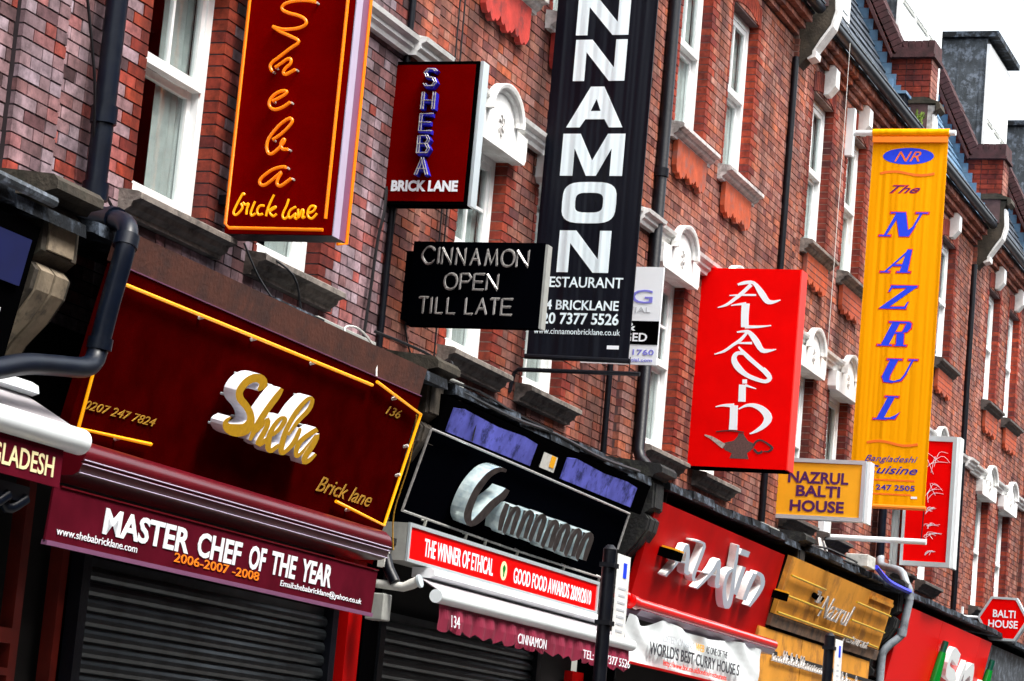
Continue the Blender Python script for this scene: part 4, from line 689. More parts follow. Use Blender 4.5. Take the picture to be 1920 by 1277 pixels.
for q in ((13.1, .812), (14.6, .82), (13.77, .815), (15.9, .815), (16.31, .35), (16.3, .55), (15.7, .03), (12.6, .03), (12.12, .5)):
    MB().tube([FS.p(q[0], q[1]-.02, 0), FS.p(q[0], q[1]-.005, .03)], .011, 6).build('tube_clip', M['plastic'], g)
for k in 'FS_S FS_h FS_e FS_b FS_a'.split():
    mb = MB()
    for st in T['F_'+k[3:]]: mb.ribbon(FS, st, .05, .13, 5, 1)
    mb.build('letter', [M['gold'], M['steel']], g)
    for q in T['F_'+k[3:]][0][::9]: MB().tube([FS.p((q[0]+q[2])/2, (q[1]+q[3])/2, 0), FS.p((q[0]+q[2])/2, (q[1]+q[3])/2, .06)], .008, 6).build('mounting_pin', M['frame_silver'], g)
text('0207 247 7824', FS, 12.19, .115, .78, .05, .004, shear=.3, slope=.03).build('lettering', M['gold_dim'], g)
text('136', FS, 15.86, .69, .24, .062, .004, shear=.35).build('lettering', M['gold_dim'], g)
text('Brick lane', FS, 15.18, .075, .86, .105, .004, shear=.4).build('lettering', M['gold_dim'], g)

# --- cinnamon fascia
g = thing('fascia_sign', 'black fascia sign with polished chrome script outlined by pale tube', 'shop sign', (19.2, -.4, 3.4), 'fascia signs over the shops')
MB().fbox(FC, 16.9, 21.46, -.10, .60, -.06, 0).build('board', M['black_gloss'], g)
straight('neon_tube', FC, T['C_neon'][0], .03, .010, 'neon_white', g)
for k, x in enumerate((17.3, 18.1, 18.5, 19.2, 20.3, 21.2)):
    MB().tube([FC.p(x, -.012, 0), FC.p(x, -.012, .03), FC.p(x+.03, -.05, .02)], .012, 6).build('tube_clip', M['plastic'], g)
mb = MB()
for st in T['C_C']: mb.ribbon(FC, st, .02, .13, 6, 1)
mb.build('letter', [M['chrome_front'], M['chrome']], g)
for st in T['C_rest']: MB().ribbon(FC, st, .02, .13, 5, 1).build('letter', [M['chrome_front'], M['chrome']], g)
tt = thing('junction_box', 'grey box with yellow sticker standing on the black fascia', 'junction box', (19.24, -.6, 4.0))
MB().fbox(face_t(-.58, 4.02, -.62, 4.2), 19.1, 19.42, 0, .15, -.09, 0).build('case', M['plastic'], tt); MB().fbox(face_t(-.58, 4.02, -.62, 4.2), 19.28, 19.38, .03, .12, .001, .004).build('sticker', M['sticker'], tt)

# light box below it
g = thing('light_box_sign', 'long red light box in a silver frame with tall white award lettering', 'light box', (18.9, -.4, 3.05))
FW = face_w(-.5)
MB().box(16.83, 20.97, -.49, -.30, 3.055, 3.315).build('case', M['plastic_grey'], g)
MB().fbox(FW, 16.865, 20.93, 3.075, 3.29, -.009, .0).build('face', M['red'], g)
f = MB().fbox(FW, 16.83, 20.97, 3.292, 3.318, -.005, .012).fbox(FW, 16.83, 20.97, 3.05, 3.073, -.005, .012).fbox(FW, 16.83, 16.862, 3.0735, 3.2915, -.005, .011).fbox(FW, 20.935, 20.97, 3.0735, 3.2915, -.005, .011)
f.build('frame', M['frame_silver'], g)
text('THE WINNER OF ETHICAL', FW, 17.14, 3.12, 1.36, .128, .001, bold=.012).build('lettering', M['text_white'], g)
text('GOOD FOOD AWARDS 2009/2010', FW, 18.95, 3.115, 1.85, .118, .001, bold=.012).build('lettering', M['text_white'], g)
e = MB().poly(FW, [(18.73+.07*math.cos(a), 3.18+.072*math.sin(a)) for a in [2*math.pi*k/20 for k in range(20)]], .001, .003).build('emblem', M['cream_txt'], g)
MB().poly(FW, [(18.73+.022*math.cos(a)*(1+.5*math.sin(3*a)), 3.18+.045*math.sin(a)) for a in [2*math.pi*k/20 for k in range(20)]], .004, .006).build('emblem_figure', M['green'], e)

# awning of the same shop
g = thing('awning', 'half open awning with white roll and crimson scalloped valance', 'awning', (18.9, -.6, 2.8), 'shop awnings')
MB().prof([(-.40, 3.045), (-.54, 3.045), (-.57, 3.03), (-.575, 2.995), (-.54, 2.975), (-.40, 2.975)], 17.2, 21.15).build('cassette', M['white_metal'], g)
MB().add([(17.2, -.45, 2.98), (21.15, -.45, 2.98), (21.03, -.80, 2.86), (16.75, -.80, 2.86)], [(0, 1, 2, 3)]).add([(17.2, -.45, 2.97), (21.15, -.45, 2.97), (21.03, -.80, 2.85), (16.75, -.80, 2.85)], [(3, 2, 1, 0)]).build('canopy', M['canopy_grey'], g)
MB().tube([(16.7, -.8, 2.818), (21.05, -.8, 2.818)], .047, 20).build('roll', M['white_metal'], g, smooth=True)
for x in (17.5, 20.9): MB().tube([(x, -.45, 2.97), (x+.15, -.62, 2.80), (x, -.8, 2.81)], .014, 6).build('arm', M['white_metal'], g)
v = MB(); n = 136; pts = []
for k in range(n+1):
    x = 16.77+(21.0-16.77)*k/n; ph = (k % 8)/8
    pts.append((x, -.80+.012*math.sin(k*.9)+.008*math.sin(k*.37), 2.62-.032*math.sin(math.pi*ph)))
v.add([(x, -.80, 2.79) for x, y, z in pts]+[(x, y-.008, 2.68) for x, y, z in pts]+pts, [(k, n+1+k, n+2+k, k+1) for k in range(n)]+[(n+1+k, 2*n+2+k, 2*n+3+k, n+2+k) for k in range(n)])
v.build('valance', M['awn_cloth2'], g)
FV = face_w(-.833)
text('134', FV, 16.93, 2.63, .17, .085, 0, shear=-.2).build('lettering', M['text_white'], g)
text('CINNAMON', FV, 18.27, 2.625, .62, .075, 0).build('lettering', M['text_white'], g)
text('TEL: 020 7377 5526', FV, 19.75, 2.625, 1.2, .07, 0).build('lettering', M['text_white'], g)

# maroon awning cassette + valance board
g = thing('awning', 'closed glossy maroon awning box with white lettering on its hanging board', 'awning', (14, -.6, 2.9), 'shop awnings')
cs = MB().prof([(-.42, 3.185), (-.60, 3.185), (-.66, 3.17), (-.70, 3.135), (-.715, 3.09), (-.70, 3.062), (-.69, 3.06), (-.70, 3.045), (-.685, 3.005), (-.65, 2.985), (-.42, 2.975)], 11.98, 16.07).build('cassette', M['awn_maroon'], g, smooth=True)
for (y, z) in ((-.712, 3.066), (-.705, 3.045), (-.69, 3.0)): MB().tube([(11.98, y, z), (16.07, y, z)], .0035, 5).build('edge_trim', M['mauve_light'], cs)
FM = face_t(-.70, 2.61, -.72, 2.93)
MB().fbox(FM, 11.70, 15.87, 0, .285, -.012, 0).build('valance_board', M['awn_cloth'], g)
MB().fbox(FM, 11.70, 15.87, -.012, .012, -.02, .012).build('front_rail', M['mauve_side'], g)
MB().fbox(FM, 11.76, 15.87, .287, .295, -.02, .008).build('edge_trim', M['awn_maroon'], g)
for k, (wd_, a, w) in enumerate((('MASTER', 12.25, .98), ('CHEF', 13.33, .55), ('OF', 13.99, .22), ('THE', 14.29, .35), ('YEAR', 14.72, .45))):
    text(wd_, FM, a, .112, w, .135, .002, bold=.028).build('lettering', M['text_white'], g)
text('2006-2007 -2008', FM, 13.08, .05, 1.08, .052, .002, bold=.01).build('lettering', M['orange_txt'], g)
text('www.shebabricklane.com', FM, 11.79, .05, .86, .042, .002).build('lettering', M['text_white'], g)
text('Email:shebabricklane@yahoo.co.uk', FM, 14.46, .052, 1.22, .036, .002).build('lettering', M['text_white'], g)

# white awning at the left edge
g = thing('awning', 'white awning roll at the left edge with cream lettering on a dark valance', 'awning', (10.4, -.6, 3.0), 'shop awnings')
MB().prof([(-.38, 3.42), (-.53, 3.415), (-.57, 3.395), (-.58, 3.355), (-.54, 3.34), (-.54, 3.37), (-.38, 3.37)], 7, 11.68).build('cassette', M['white_metal'], g)
MB().add([(7, -.5, 3.36), (11.62, -.5, 3.36), (11.80, -.74, 3.205), (7, -.74, 3.205), (7, -.5, 3.35), (11.62, -.5, 3.35), (11.80, -.74, 3.195), (7, -.74, 3.195)], [(0, 3, 2, 1), (4, 5, 6, 7), (1, 2, 6, 5)]).build('canopy', M['canopy_grey'], g)
MB().tube([(7, -.76, 3.138), (11.83, -.76, 3.138)], .068, 24).build('roll', M['white_metal'], g, smooth=True)
FB = face_w(-.77)
MB().fbox(FB, 7, 11.66, 2.88, 3.09, -.01, 0).build('valance', M['awn_cloth'], g)
text('BANGLADESH', FB, 10.70, 2.925, .88, .105, .001, bold=.012).build('lettering', M['cream_txt'], g)
MB().box(11.1, 11.5, -.70, -.50, 2.78, 2.86).build('bracket', M['blue_iron'], g)
for k in range(3): MB().tube([(11.0+k*.17, -.62, 2.86), (11.03+k*.17, -.66, 2.74), (11.13+k*.17, -.7, 2.80)], .03, 8, smooth=4).build('arm', M['blue_iron'], g, smooth=True)

# --- red fascia with chrome letters
g = thing('fascia_sign', 'bright red fascia sign with grey and white raised letters', 'shop sign', (24.4, -.5, 3.4), 'fascia signs over the shops')
MB().fbox(FA, 22.22, 26.68, -.08, .825, -.06, 0).build('board', M['red_board'], g)
for k in ('A_A', 'A_l', 'A_a', 'A_d', 'A_i', 'A_n'):
    mb = MB()
    for st in T[k]: mb.ribbon(FA, st, .012, .085, 5, 1)
    mb.build('letter', [M['greysteel'], M['stone_white']], g)
for a in (22.62, 22.78, 26.6):
    l = MB().fbox(FA, a, a+.10, .37, .45, .0, .15).build('spotlight', M['black'], g); MB().fbox(FA, a-.004, a+.105, .452, .468, .02, .15).build('visor', M['sticker'], l)
g = thing('awning', 'closed bright red awning roll under the chrome lettered red fascia', 'awning', (24, -.6, 3.2), 'shop awnings')
MB().tube([(21.66, -.60, 3.215), (26.3, -.60, 3.215)], .055, 24).build('roll', M['red_gloss'], g, smooth=True)
MB().prof([(-.45, 3.20), (-.60, 3.155), (-.64, 3.165), (-.60, 3.12), (-.45, 3.12)], 21.75, 26.28).build('front_rail', M['mauve_light'], g)
MB().tube([(21.52, -.60, 3.22), (21.64, -.60, 3.215)], .066, 20).build('end_cap', M['red_gloss'], g, smooth=True); MB().tube([(21.40, -.56, 3.25), (21.50, -.56, 3.25)], .06, 20).build('end_cap', M['red_gloss'], g, smooth=True)
g = thing('cloth_banner', 'pale cloth banner with dark lettering slung under the red awning roll', 'banner', (24.2, -.42, 2.8))
v = MB(); n = 60; FB2 = face_w(-.62)
top_ = lambda t: 3.115-.10*math.exp(-((t-.12)/.07)**2)+.03*math.sin(t*9)
vs = [];
for j in range(9):
    for k in range(n+1):
        t = k/n; zb = 2.715; zt = top_(t); z = zb+(zt-zb)*j/8
        vs.append((21.45+4.32*t, -.62-.02*math.sin(t*40+j*.8)*(j/8)**2-.012*math.sin(t*23+j), z))
v.add(vs, [(j*(n+1)+k, j*(n+1)+k+1, (j+1)*(n+1)+k+1, (j+1)*(n+1)+k) for j in range(8) for k in range(n)])
v.build('cloth', M['banner_grey'], g, smooth=True)
MB().box(21.4, 25.8, -.65, -.62, 2.695, 2.715).build('rail', M['red_board'], g)
FBt = face_w(-.655)
text("WORLD'S BEST CURRY HOUSE S", FBt, 22.02, 2.816, 2.9, .109, 0, bold=.012).build('lettering', M['dark_print'], g)
text('LISTED ON BBC', FBt, 22.4, 2.948, .92, .068, 0).build('lettering', M['grey_print'], g)
text('WEB', FBt, 23.41, 2.948, .27, .068, 0).build('lettering', M['amber'], g)
text('AS ONE OF THE', FBt, 23.74, 2.948, .73, .068, 0).build('lettering', M['dark_print'], g)
text('http://www.bbc.co.uk/london/restaurants', FBt, 22.45, 2.744, 2.04, .053, 0).build('lettering', M['red_print'], g)

# --- plywood fascia
g = thing('fascia_sign', 'weathered orange plywood fascia with yellow tubes and pale script', 'shop sign', (29.2, -.5, 3.4), 'fascia signs over the shops')
xs = [26.78, 28.35, 29.75, 30.5, 31.72]
for a, b in zip(xs[:-1], xs[1:]): MB().fbox(FN, a, b-.004, .07, .69, -.05, R.uniform(-.002, .002)).build('board', M['wood'], g)
MB().fbox(FN, 26.7, 31.72, -.06, .062, -.06, .012).build('plank', M['wood_grey'], g)
MB().fbox(FN, 30.5, 31.66, .60, .64, .01, .03).build('batten', M['wood'], g)
FN2 = face_t(-.40, 2.5, -.42, 3.42)
for a, b in ((26.4, 28.2), (28.22, 30.0), (30.02, 31.5)): MB().fbox(FN2, a, b-.01, -.2, .91, -.05, 0).build('board', M['wood'], g)
for z, sp in ((.50, ((26.85, 28.35), (29.85, 31.65))), (.29, ((26.8, 28.5), (29.85, 31.6))), (.095, ((26.75, 30.2), (31.0, 31.5)))):
    for a, b in sp: straight('neon_tube', FN, [(a, z), (b, z-.005)], .035, .012, 'yellow_tube', g)
def script(F, a0, b0, n, dx, h, c, root, m='neon_white', r=.008, sl=.35):
    q = random.Random(int(a0*100))
    for k in range(n):
        x = a0+k*dx; hh = h*q.choice((.45, .5, .55, 1.0, .5)); P = [(x, b0), (x+sl*hh, b0+hh), (x+sl*hh+dx*.5, b0+hh*.8), (x+dx*.45, b0+.1*hh), (x+dx, b0+.02)]
        MB().tube([F.p(a, b, c) for a, b in P], r, 5, smooth=3).build('letter', M[m], root)
def nword(body, a, b, w, h, sh):
    text(body, FN, a, b, w, h, .03, .012, shear=sh).build('lettering', M['neon_white'], g)
nword('The', 28.05, .33, .28, .14, .4); nword('Nazrul', 28.35, .20, 1.5, .26, .5); nword('restaurant', 29.75, .03, 1.25, .12, .4)
for x in (28.0, 28.05, 28.3): MB().tube([FN.p(x, .4, 0), FN.p(x, .38, .05)], .03, 8).build('tube_holder', M['black'], g)
script(FN2, 26.9, .59, 22, .105, .13, .03, g)
script(FN2, 29.7, .56, 13, .1, .12, .03, g)

# --- glossy red fascia, far right
g = thing('fascia_sign', 'glossy red fascia sign with puffy white letters and green strokes', 'shop sign', (35.6, -.5, 3.4), 'fascia signs over the shops')
for a, b in ((32.45, 34.85), (34.86, 37.6), (37.61, 38.45)): MB().fbox(FR, a, b, -.5, 1.21, -.06, 0).build('board', M['red_far'], g)
for a in (35.0, 38.45):
    o = MB().tube([FR.p(a, .15, .05), FR.p(a+.02, .45, .05), FR.p(a+.08, .82, .05)], [.06, .075, .05], 12).build('bottle_shape', M['green'], g, smooth=True)
    MB().tube([FR.p(a+.08, .80, .05), FR.p(a+.11, .97, .05)], .042, 12).build('cap', M['green_dk'], o, smooth=True)
def puffy(pts, w): MB().ribbon(FR, [(a, b, w) for a, b in pts], 0, .07, 5).build('letter', M['puffy'], g)
puffy([(36.15, .80), (35.65, .85), (35.6, .62), (36.1, .55), (36.3, .35), (35.8, .20)], .17)
puffy([(35.55, .35), (35.8, .12)], .2)
puffy([(36.7, .78), (36.5, .45), (36.5, .1)], .17); puffy([(36.75, .60), (37.2, .74), (37.35, .45), (37.2, .1)], .18)
puffy([(37.75, .4), (37.6, .05)], .18); puffy([(38.2, .62), (38.1, .3), (38.0, .0)], .2); puffy([(37.0, .2), (36.9, -.1)], .2); puffy([(36.0, .0), (36.0, -.3)], .2); puffy([(37.7, .1), (38.2, -.1)], .25)
for k in range(4): MB().ribbon(FR, [(33.3+k*.22, -.02, .01), (33.4+k*.22, .05, .015), (33.42+k*.22, -.03, .01)], 0, .003).build('letter_stroke', M['grey_print'], g)

# ------------------------------------------------------------------ signs that stand out from the wall
def rod(root, name, p, q, r, m, n=10): return MB().tube([p, q], r, n).build(name, M[m], root, smooth=True)
XT = 14.45; FX = face_x(XT)
g = thing('projecting_sign', 'tall dark red projecting sign with orange neon script down it', 'projecting sign', (XT, -.1, 4.78), 'signs standing out from the wall')
MB().box(XT, XT+.195, -.815, -.085, 4.80, 7.6).build('case', M['black_iron'], g)
MB().fbox(FX, .088, .812, 4.803, 7.59, 0, .006).build('face', M['red_dark'], g)
MB().box(XT+.002, XT+.095, -.822, -.8155, 4.80, 7.6).build('side_strip', M['mauve_light'], g); MB().box(XT+.097, XT+.193, -.822, -.8155, 4.80, 7.6).build('side_strip', M['mauve_side'], g)
for st in ([(.10, 7.4), (.10, 4.86), (.13, 4.835), (.765, 4.83)], [(.775, 7.4), (.775, 4.90)]): straight('neon_tube', FX, st, .03, .011, 'neon', g)
MB().tube([(XT+.19, -.83, 7.4), (XT+.19, -.83, 4.79), (XT+.12, -.8, 4.775)], .011, 8).build('neon_tube', M['neon'], g, smooth=True)
for k in ('S', 'h', 'e', 'b', 'a'): neon3('neon_letter', FX, T['TALL_'+k], .05, .0105, 'neon', g, 4)
neon3('neon_letter', FX, T['TALL_bl'], .045, .0075, 'neon_bright', g, 4, False)
MB().box(XT+.04, XT+.16, -.09, .0, 5.0, 5.06).box(XT+.04, XT+.16, -.09, 0, 6.8, 6.86).build('wall_bracket', M['black_iron'], g)

g = thing('projecting_sign', 'small dark red boxed sign with blue letters and white place name', 'projecting sign', (17, -.1, 5.58), 'signs standing out from the wall')
FX = face_x(17.0)
MB().box(17.0, 17.13, -.63, .03, 5.59, 6.64).build('case', M['black'], g)
MB().fbox(FX, .0, .605, 5.615, 6.615, 0, .005).build('face', M['red_dark'], g)
MB().box(17.02, 17.13, -.655, -.631, 5.59, 6.645).build('side_strip', M['frame_silver'], g)
MB().box(17.1, 17.3, .03, .08, 5.7, 6.2).build('wall_bracket', M['black'], g)
MB().box(17.05, 17.25, -.02, .12, 5.72, 6.33).build('wall_bracket', M['black'], g)
gl = {'S': [(1, .85), (.75, 1), (.25, 1), (0, .78), (.2, .55), (.8, .45), (1, .22), (.75, 0), (.2, 0), (0, .15)], 'H': None, 'E': [(1, 1), (0, 1), (0, 0), (1, 0)], 'B': [(0, 0), (0, 1), (.7, 1), (.9, .78), (.7, .53), (.95, .25), (.75, 0), (0, 0)]}
STROKES = {'S': [gl['S']], 'H': [[(0, 1), (0, 0)], [(1, 1), (1, 0)], [(.1, .5), (.9, .5)]], 'E': [gl['E'], [(0, .5), (.85, .5)]], 'B': [gl['B'], [(0, .53), (.65, .53)]], 'A': [[(0, 0), (.5, 1), (1, 0)], [(.25, .35), (.75, .35)]],
 'C': [[(1, .8), (.75, 1), (.35, 1), (0, .65), (0, .35), (.35, 0), (.75, 0), (1, .2)]], 'I': [[(.5, 1), (.5, 0)]], 'N': [[(0, 0), (0, 1), (1, 0), (1, 1)]], 'M': [[(0, 0), (.12, 1), (.5, .1), (.88, 1), (1, 0)]],
 'O': [[(.5, 1), (.15, .88), (0, .5), (.15, .12), (.5, 0), (.85, .12), (1, .5), (.85, .88), (.5, 1)]], 'P': [[(0, 0), (0, 1), (.75, 1), (1, .75), (.75, .48), (0, .48)]], 'T': [[(0, 1), (1, 1)], [(.5, 1), (.5, 0)]], 'L': [[(0, 1), (0, 0), (1, 0)]]}
for k, (ch, z) in enumerate(zip('SHEBA', (6.44, 6.27, 6.11, 5.95, 5.79))):
    u = .245+.0; w, hh = .085, .125; lb = MB()
    for st in STROKES[ch]: lb.ribbon(FX, [(u+a*w, z+b*hh, .030) for a, b in st], .005, .05, 1)
    L = lb.build('letter', M['blue_side'], g)
    for st in STROKES[ch]:
        for d in (-.009, .009): MB().tube([FX.p(u+a*w+d, z+b*hh+abs(d)*.4, .06) for a, b in st], .0045, 6).build('glass_tube', M['neon_white'], L)
text('BRICK LANE', FX, .045, 5.69, .51, .075, .006, bold=.045).build('lettering', M['text_white'], g)

FX = face_x(17.35)
g = thing('projecting_sign', 'wide black board with grey tube letters saying open till late', 'projecting sign', (17.35, -.1, 4.78), 'signs standing out from the wall')
MB().box(17.35, 17.44, -1.12, -.11, 4.785, 5.40).build('case', M['black_gloss'], g)
MB().box(17.36, 17.5, -.109, .0, 4.83, 5.33).build('wall_box', M['black_gloss'], g)
MB().box(17.352, 17.438, -1.14, -1.1205, 4.785, 5.39).build('side_strip', M['plastic_grey'], g)
def tubeword(body, cells, z, hh, sl=0.):
    for ch, (a, w) in zip(body, cells):
        for st in STROKES[ch]:
            for d, rr in ((0, .0068), (.011, .0042)): MB().tube([FX.p(a+p*w+d, z+q*hh-sl*a+d*.5, .03+d) for p, q in st], rr, 6, smooth=3 if ch in 'CO' else 0).build('letter_tube', M['neon_white'], g)
def px(l, s=6.386, k=.00102/1.0): return [(.195+(a-225)*.000643, (b-a)*.000643) for a, b in l]
tubeword('CINNAMON', px([(230, 370), (405, 435), (465, 575), (635, 740), (810, 920), (985, 1125), (1175, 1325), (1355, 1490)]), 5.235, .118, .02)
tubeword('OPEN', px([(520, 670), (710, 835), (870, 990), (1025, 1155)]), 5.045, .113)
tubeword('TILL', px([(240, 345), (370, 405), (445, 525), (580, 675)]), 4.868, .113); tubeword('LATE', px([(800, 885), (930, 1050), (1090, 1190), (1225, 1350)]), 4.868, .113)

FX = face_x(19.8)
g = thing('hanging_banner', 'long black banner with huge white capitals stretched between two brackets', 'banner', (19.8, -.1, 4.88), 'banners hung from brackets')
MB().box(19.8, 19.815, -.985, -.125, 5.0, 9.4).build('cloth', M['ban_black'], g)
MB().tube([(19.807, -.11, 5.0), (19.807, -1.0, 4.985)], .022, 10).build('hem_rod', M['black_iron'], g)
a_ = MB().tube([(19.81, 0, 4.70), (19.81, -.03, 4.86), (19.81, -.06, 4.89), (19.81, -1.09, 4.885)], .018, 8).build('arm', M['black_iron'], g)
MB().tube([(19.81, 0, 9.4), (19.81, -1.05, 9.42)], .018, 8).build('arm', M['black_iron'], g)
rod(g, 'tie', (19.81, -1.0, 5.02), (19.81, -1.0, 4.88), .004, 'black_iron')
def block(ch, a0, a1, z0, z1, c=.004):
    w, hh = a1-a0, z1-z0; P = lambda q: [(a0+x*w, z0+y*hh) for x, y in q]; mb = MB()
    if ch == 'N': mb.poly(FX, P([(0, 0), (.22, 0), (.22, .70), (.70, 0), (1, 0), (1, 1), (.78, 1), (.78, .32), (.32, 1), (0, 1)]), 0, c)
    if ch == 'A': mb.poly(FX, P([(0, 0), (.24, 0), (.33, .2), (.67, .2), (.67, .40), (.41, .40), (.5, .70), (.5, 1), (.38, 1)]), 0, c); mb.poly(FX, P([(.6701, .2), (.76, 0), (1, 0), (.62, 1), (.5001, 1), (.5001, .70), (.59, .40), (.6701, .40)]), 0, c)
    if ch == 'M': mb.poly(FX, P([(0, 0), (.2, 0), (.2, .66), (.42, .0), (.58, .0), (.8, .66), (.8, 0), (1, 0), (1, 1), (.72, 1), (.5, .36), (.28, 1), (0, 1)]), 0, c)
    if ch in 'OC':
        n = 28; o = []; i = []
        for k in range(n+1):
            t = 2*math.pi*k/n; e = lambda v: math.copysign(abs(v)**.55, v)
            o.append((.5+.5*e(math.cos(t)), .5+.5*e(math.sin(t)))); i.append((.5+.26*e(math.cos(t)), .5+.24*e(math.sin(t))))
        o = P(o); i = P(i); V = [FX.p(a, b, c) for a, b in o]+[FX.p(a, b, c) for a, b in i]+[FX.p(a, b, 0) for a, b in o]+[FX.p(a, b, 0) for a, b in i]; m1 = n+1
        ks = [k for k in range(n) if not (ch == 'C' and (k < 3 or k >= n-3))]
        mb.add(V, [(k, k+1, m1+k+1, m1+k) for k in ks]+[(k, 2*m1+k, 2*m1+k+1, k+1) for k in ks]+[(m1+k, m1+k+1, 3*m1+k+1, 3*m1+k) for k in ks])
    if ch == 'I': mb.poly(FX, P([(.38, 0), (.62, 0), (.62, 1), (.38, 1)]), 0, c)
    return mb.build('letter', M['ban_white'], g)
for ch, a0, a1, z0, z1 in (('N', .306, .757, 7.668, 8.01), ('N', .314, .756, 7.282, 7.63), ('A', .293, .774, 6.893, 7.234), ('M', .275, .805, 6.49, 6.84), ('O', .315, .775, 6.097, 6.439), ('N', .318, .757, 5.693, 6.037), ('I', .31, .76, 8.06, 8.4), ('C', .31, .76, 8.45, 8.8)):
    block(ch, a0, a1, z0, z1)
text('RESTAURANT', FX, .20, 5.571, .69, .088, .001, .003, bold=.012).build('lettering', M['ban_white'], g)
text('134 BRICKLANE', FX, .17, 5.388, .70, .080, .001, .003, bold=.018).build('lettering', M['ban_white'], g)
text('020 7377 5526', FX, .17, 5.272, .71, .092, .001, .003, bold=.022).build('lettering', M['ban_white'], g)
text('www.cinnamonbricklane.co.uk', FX, .17, 5.187, .73, .050, .001, .003).build('lettering', M['ban_white'], g)
MB().fbox(FX, .80, .90, 5.075, 5.105, 0, .002).build('maker_tag', M['text_white'], g)

# estate agent's board
FX = face_x(21.45)
g = thing('estate_agent_board', 'white and black estate agent board fixed to the wall behind the black banner', 'sign board', (21.45, -.1, 5.24))
MB().box(21.45, 21.475, -.69, .0, 5.235, 6.09).build('panel', M['text_white'], g)
MB().fbox(FX, .0, .686, 5.41, 5.615, 0, .003).build('black_band', M['black'], g)
text('EMG', FX, .03, 5.77, .58, .125, .001).build('lettering', M['lilac_print'], g)
text('RESIDENTIAL', FX, .0, 5.69, .60, .05, .001).build('lettering', M['grey_print'], g)
text('LET &', FX, .12, 5.53, .36, .075, .004, bold=.02).build('lettering', M['text_white'], g); text('MANAGED', FX, .05, 5.437, .54, .075, .004, bold=.02).build('lettering', M['text_white'], g)
text('1760', FX, .47, 5.32, .19, .048, .001, bold=.01).build('lettering', M['lilac_print'], g); text('www.emgresidential.com', FX, .04, 5.26, .61, .032, .001).build('lettering', M['lilac_print'], g)

# aladin
FX = face_x(24.83)
g = thing('projecting_sign', 'large plain bright red projecting sign with white letters and a painted oil lamp', 'projecting sign', (24.83, -.1, 4.8), 'signs standing out from the wall')
MB().box(24.83, 25.05, -1.0, .0, 4.815, 6.79).build('case', M['red'], g)
MB().box(24.832, 25.05, -1.012, -1.0005, 4.815, 6.79).build('side_strip', M['red_side'], g)
MB().box(24.85, 25.04, -.98, -.02, 4.80, 4.814).build('bottom_trim', M['black'], g)
LS = {}
for k in ('S_A', 'S_L', 'S_A2', 'S_d1', 'S_d2', 'S_i', 'S_n'):
    mb = MB()
    for st in T[k]: mb.ribbon(FX, st, 0, .003, 5)
    mb.build('letter', M['text_white'], g)
lp = MB().poly(FX, T['S_lampbody'][0], 0, .002).build('oil_lamp_motif', mat('bronze_print', (.10, .045, .04), .6, noise=.35, nscale=60), g)
mb = MB()
for st in T['S_spout']: mb.ribbon(FX, st, 0, .004, 4)
mb.build('spout', mat('pale_bronze_print', (.42, .36, .32), .6, noise=.3, nscale=50), lp)
mb = MB()
for st in T['S_handle']: mb.ribbon(FX, st, 0, .004, 4)
mb.ribbon(FX, [(a, b, .010) for a, b in ((.27, 5.16), (.40, 5.175), (.55, 5.165))], .002, .005, 4)
mb.build('handle', mat('dark_bronze_print', (.04, .02, .022), .6), lp)

# yellow banner
FX = face_x(30.24)
g = thing('hanging_banner', 'tall yellow banner with blue slanted capitals hung between white poles', 'banner', (30.24, -.1, 4.7), 'banners hung from brackets')
MB().box(30.24, 30.255, -1.225, -.33, 5.14, 9.60).build('cloth', M['yellow'], g)
MB().tube([(30.247, -.32, 9.585), (30.247, -1.235, 9.585)], .05, 14).build('top_pocket', M['yellow'], g, smooth=True)
MB().box(30.2, 30.215, -1.228, -.33, 9.46, 9.53).build('top_hem', M['yellow_dk'], g)
rod(g, 'pole', (30.247, .0, 9.585), (30.247, -1.31, 9.585), .034, 'white_metal'); rod(g, 'pole', (30.247, 0, 4.745), (30.247, -1.27, 4.745), .034, 'white_metal')
MB().box(30.20, 30.30, -.09, .0, 9.30, 9.88).build('wall_plate', M['white_metal'], g); MB().box(30.20, 30.30, -.07, .0, 4.56, 5.0).build('wall_plate', M['white_metal'], g)
MB().tube([(30.247, -1.22, 5.14), (30.247, -1.21, 4.78)], .006, 6).build('chain', M['black_iron'], g)
MB().tube([(30.247, -.36, 5.13), (30.247, -1.24, 5.13)], .028, 10).build('bottom_rod', M['yellow_dk'], g)
MB().fbox(FX, 1.06, 1.13, 5.235, 5.26, 0, .003).build('maker_tag', M['text_white'], g)
el = MB().poly(FX, [(.765+.305*math.cos(t), 9.30+.1*math.sin(t)) for t in [2*math.pi*k/40 for k in range(40)]], 0, .002).build('emblem', M['blue_print'], g)
text('NR', FX, .60, 9.235, .32, .13, .003, .002, shear=.4).build('monogram', M['orange_print'], el)
def wavy(z, a0=.44, a1=1.09): return MB().ribbon(FX, [(a0+(a1-a0)*k/12, z+.022*math.sin(2*math.pi*k/12), .03) for k in range(13)], 0, .003, 3).build('wavy_rule', M['orange_print'], g)
wavy(9.09); wavy(5.87, .50, 1.10)
text('The', FX, .57, 8.855, .36, .095, .001, .002, shear=.6, bold=.0).build('lettering', M['maroon_print'], g)
text('The', FX, .565, 8.85, .37, .105, .0, .001, shear=.6, bold=.03).build('lettering', M['red_print'], g)
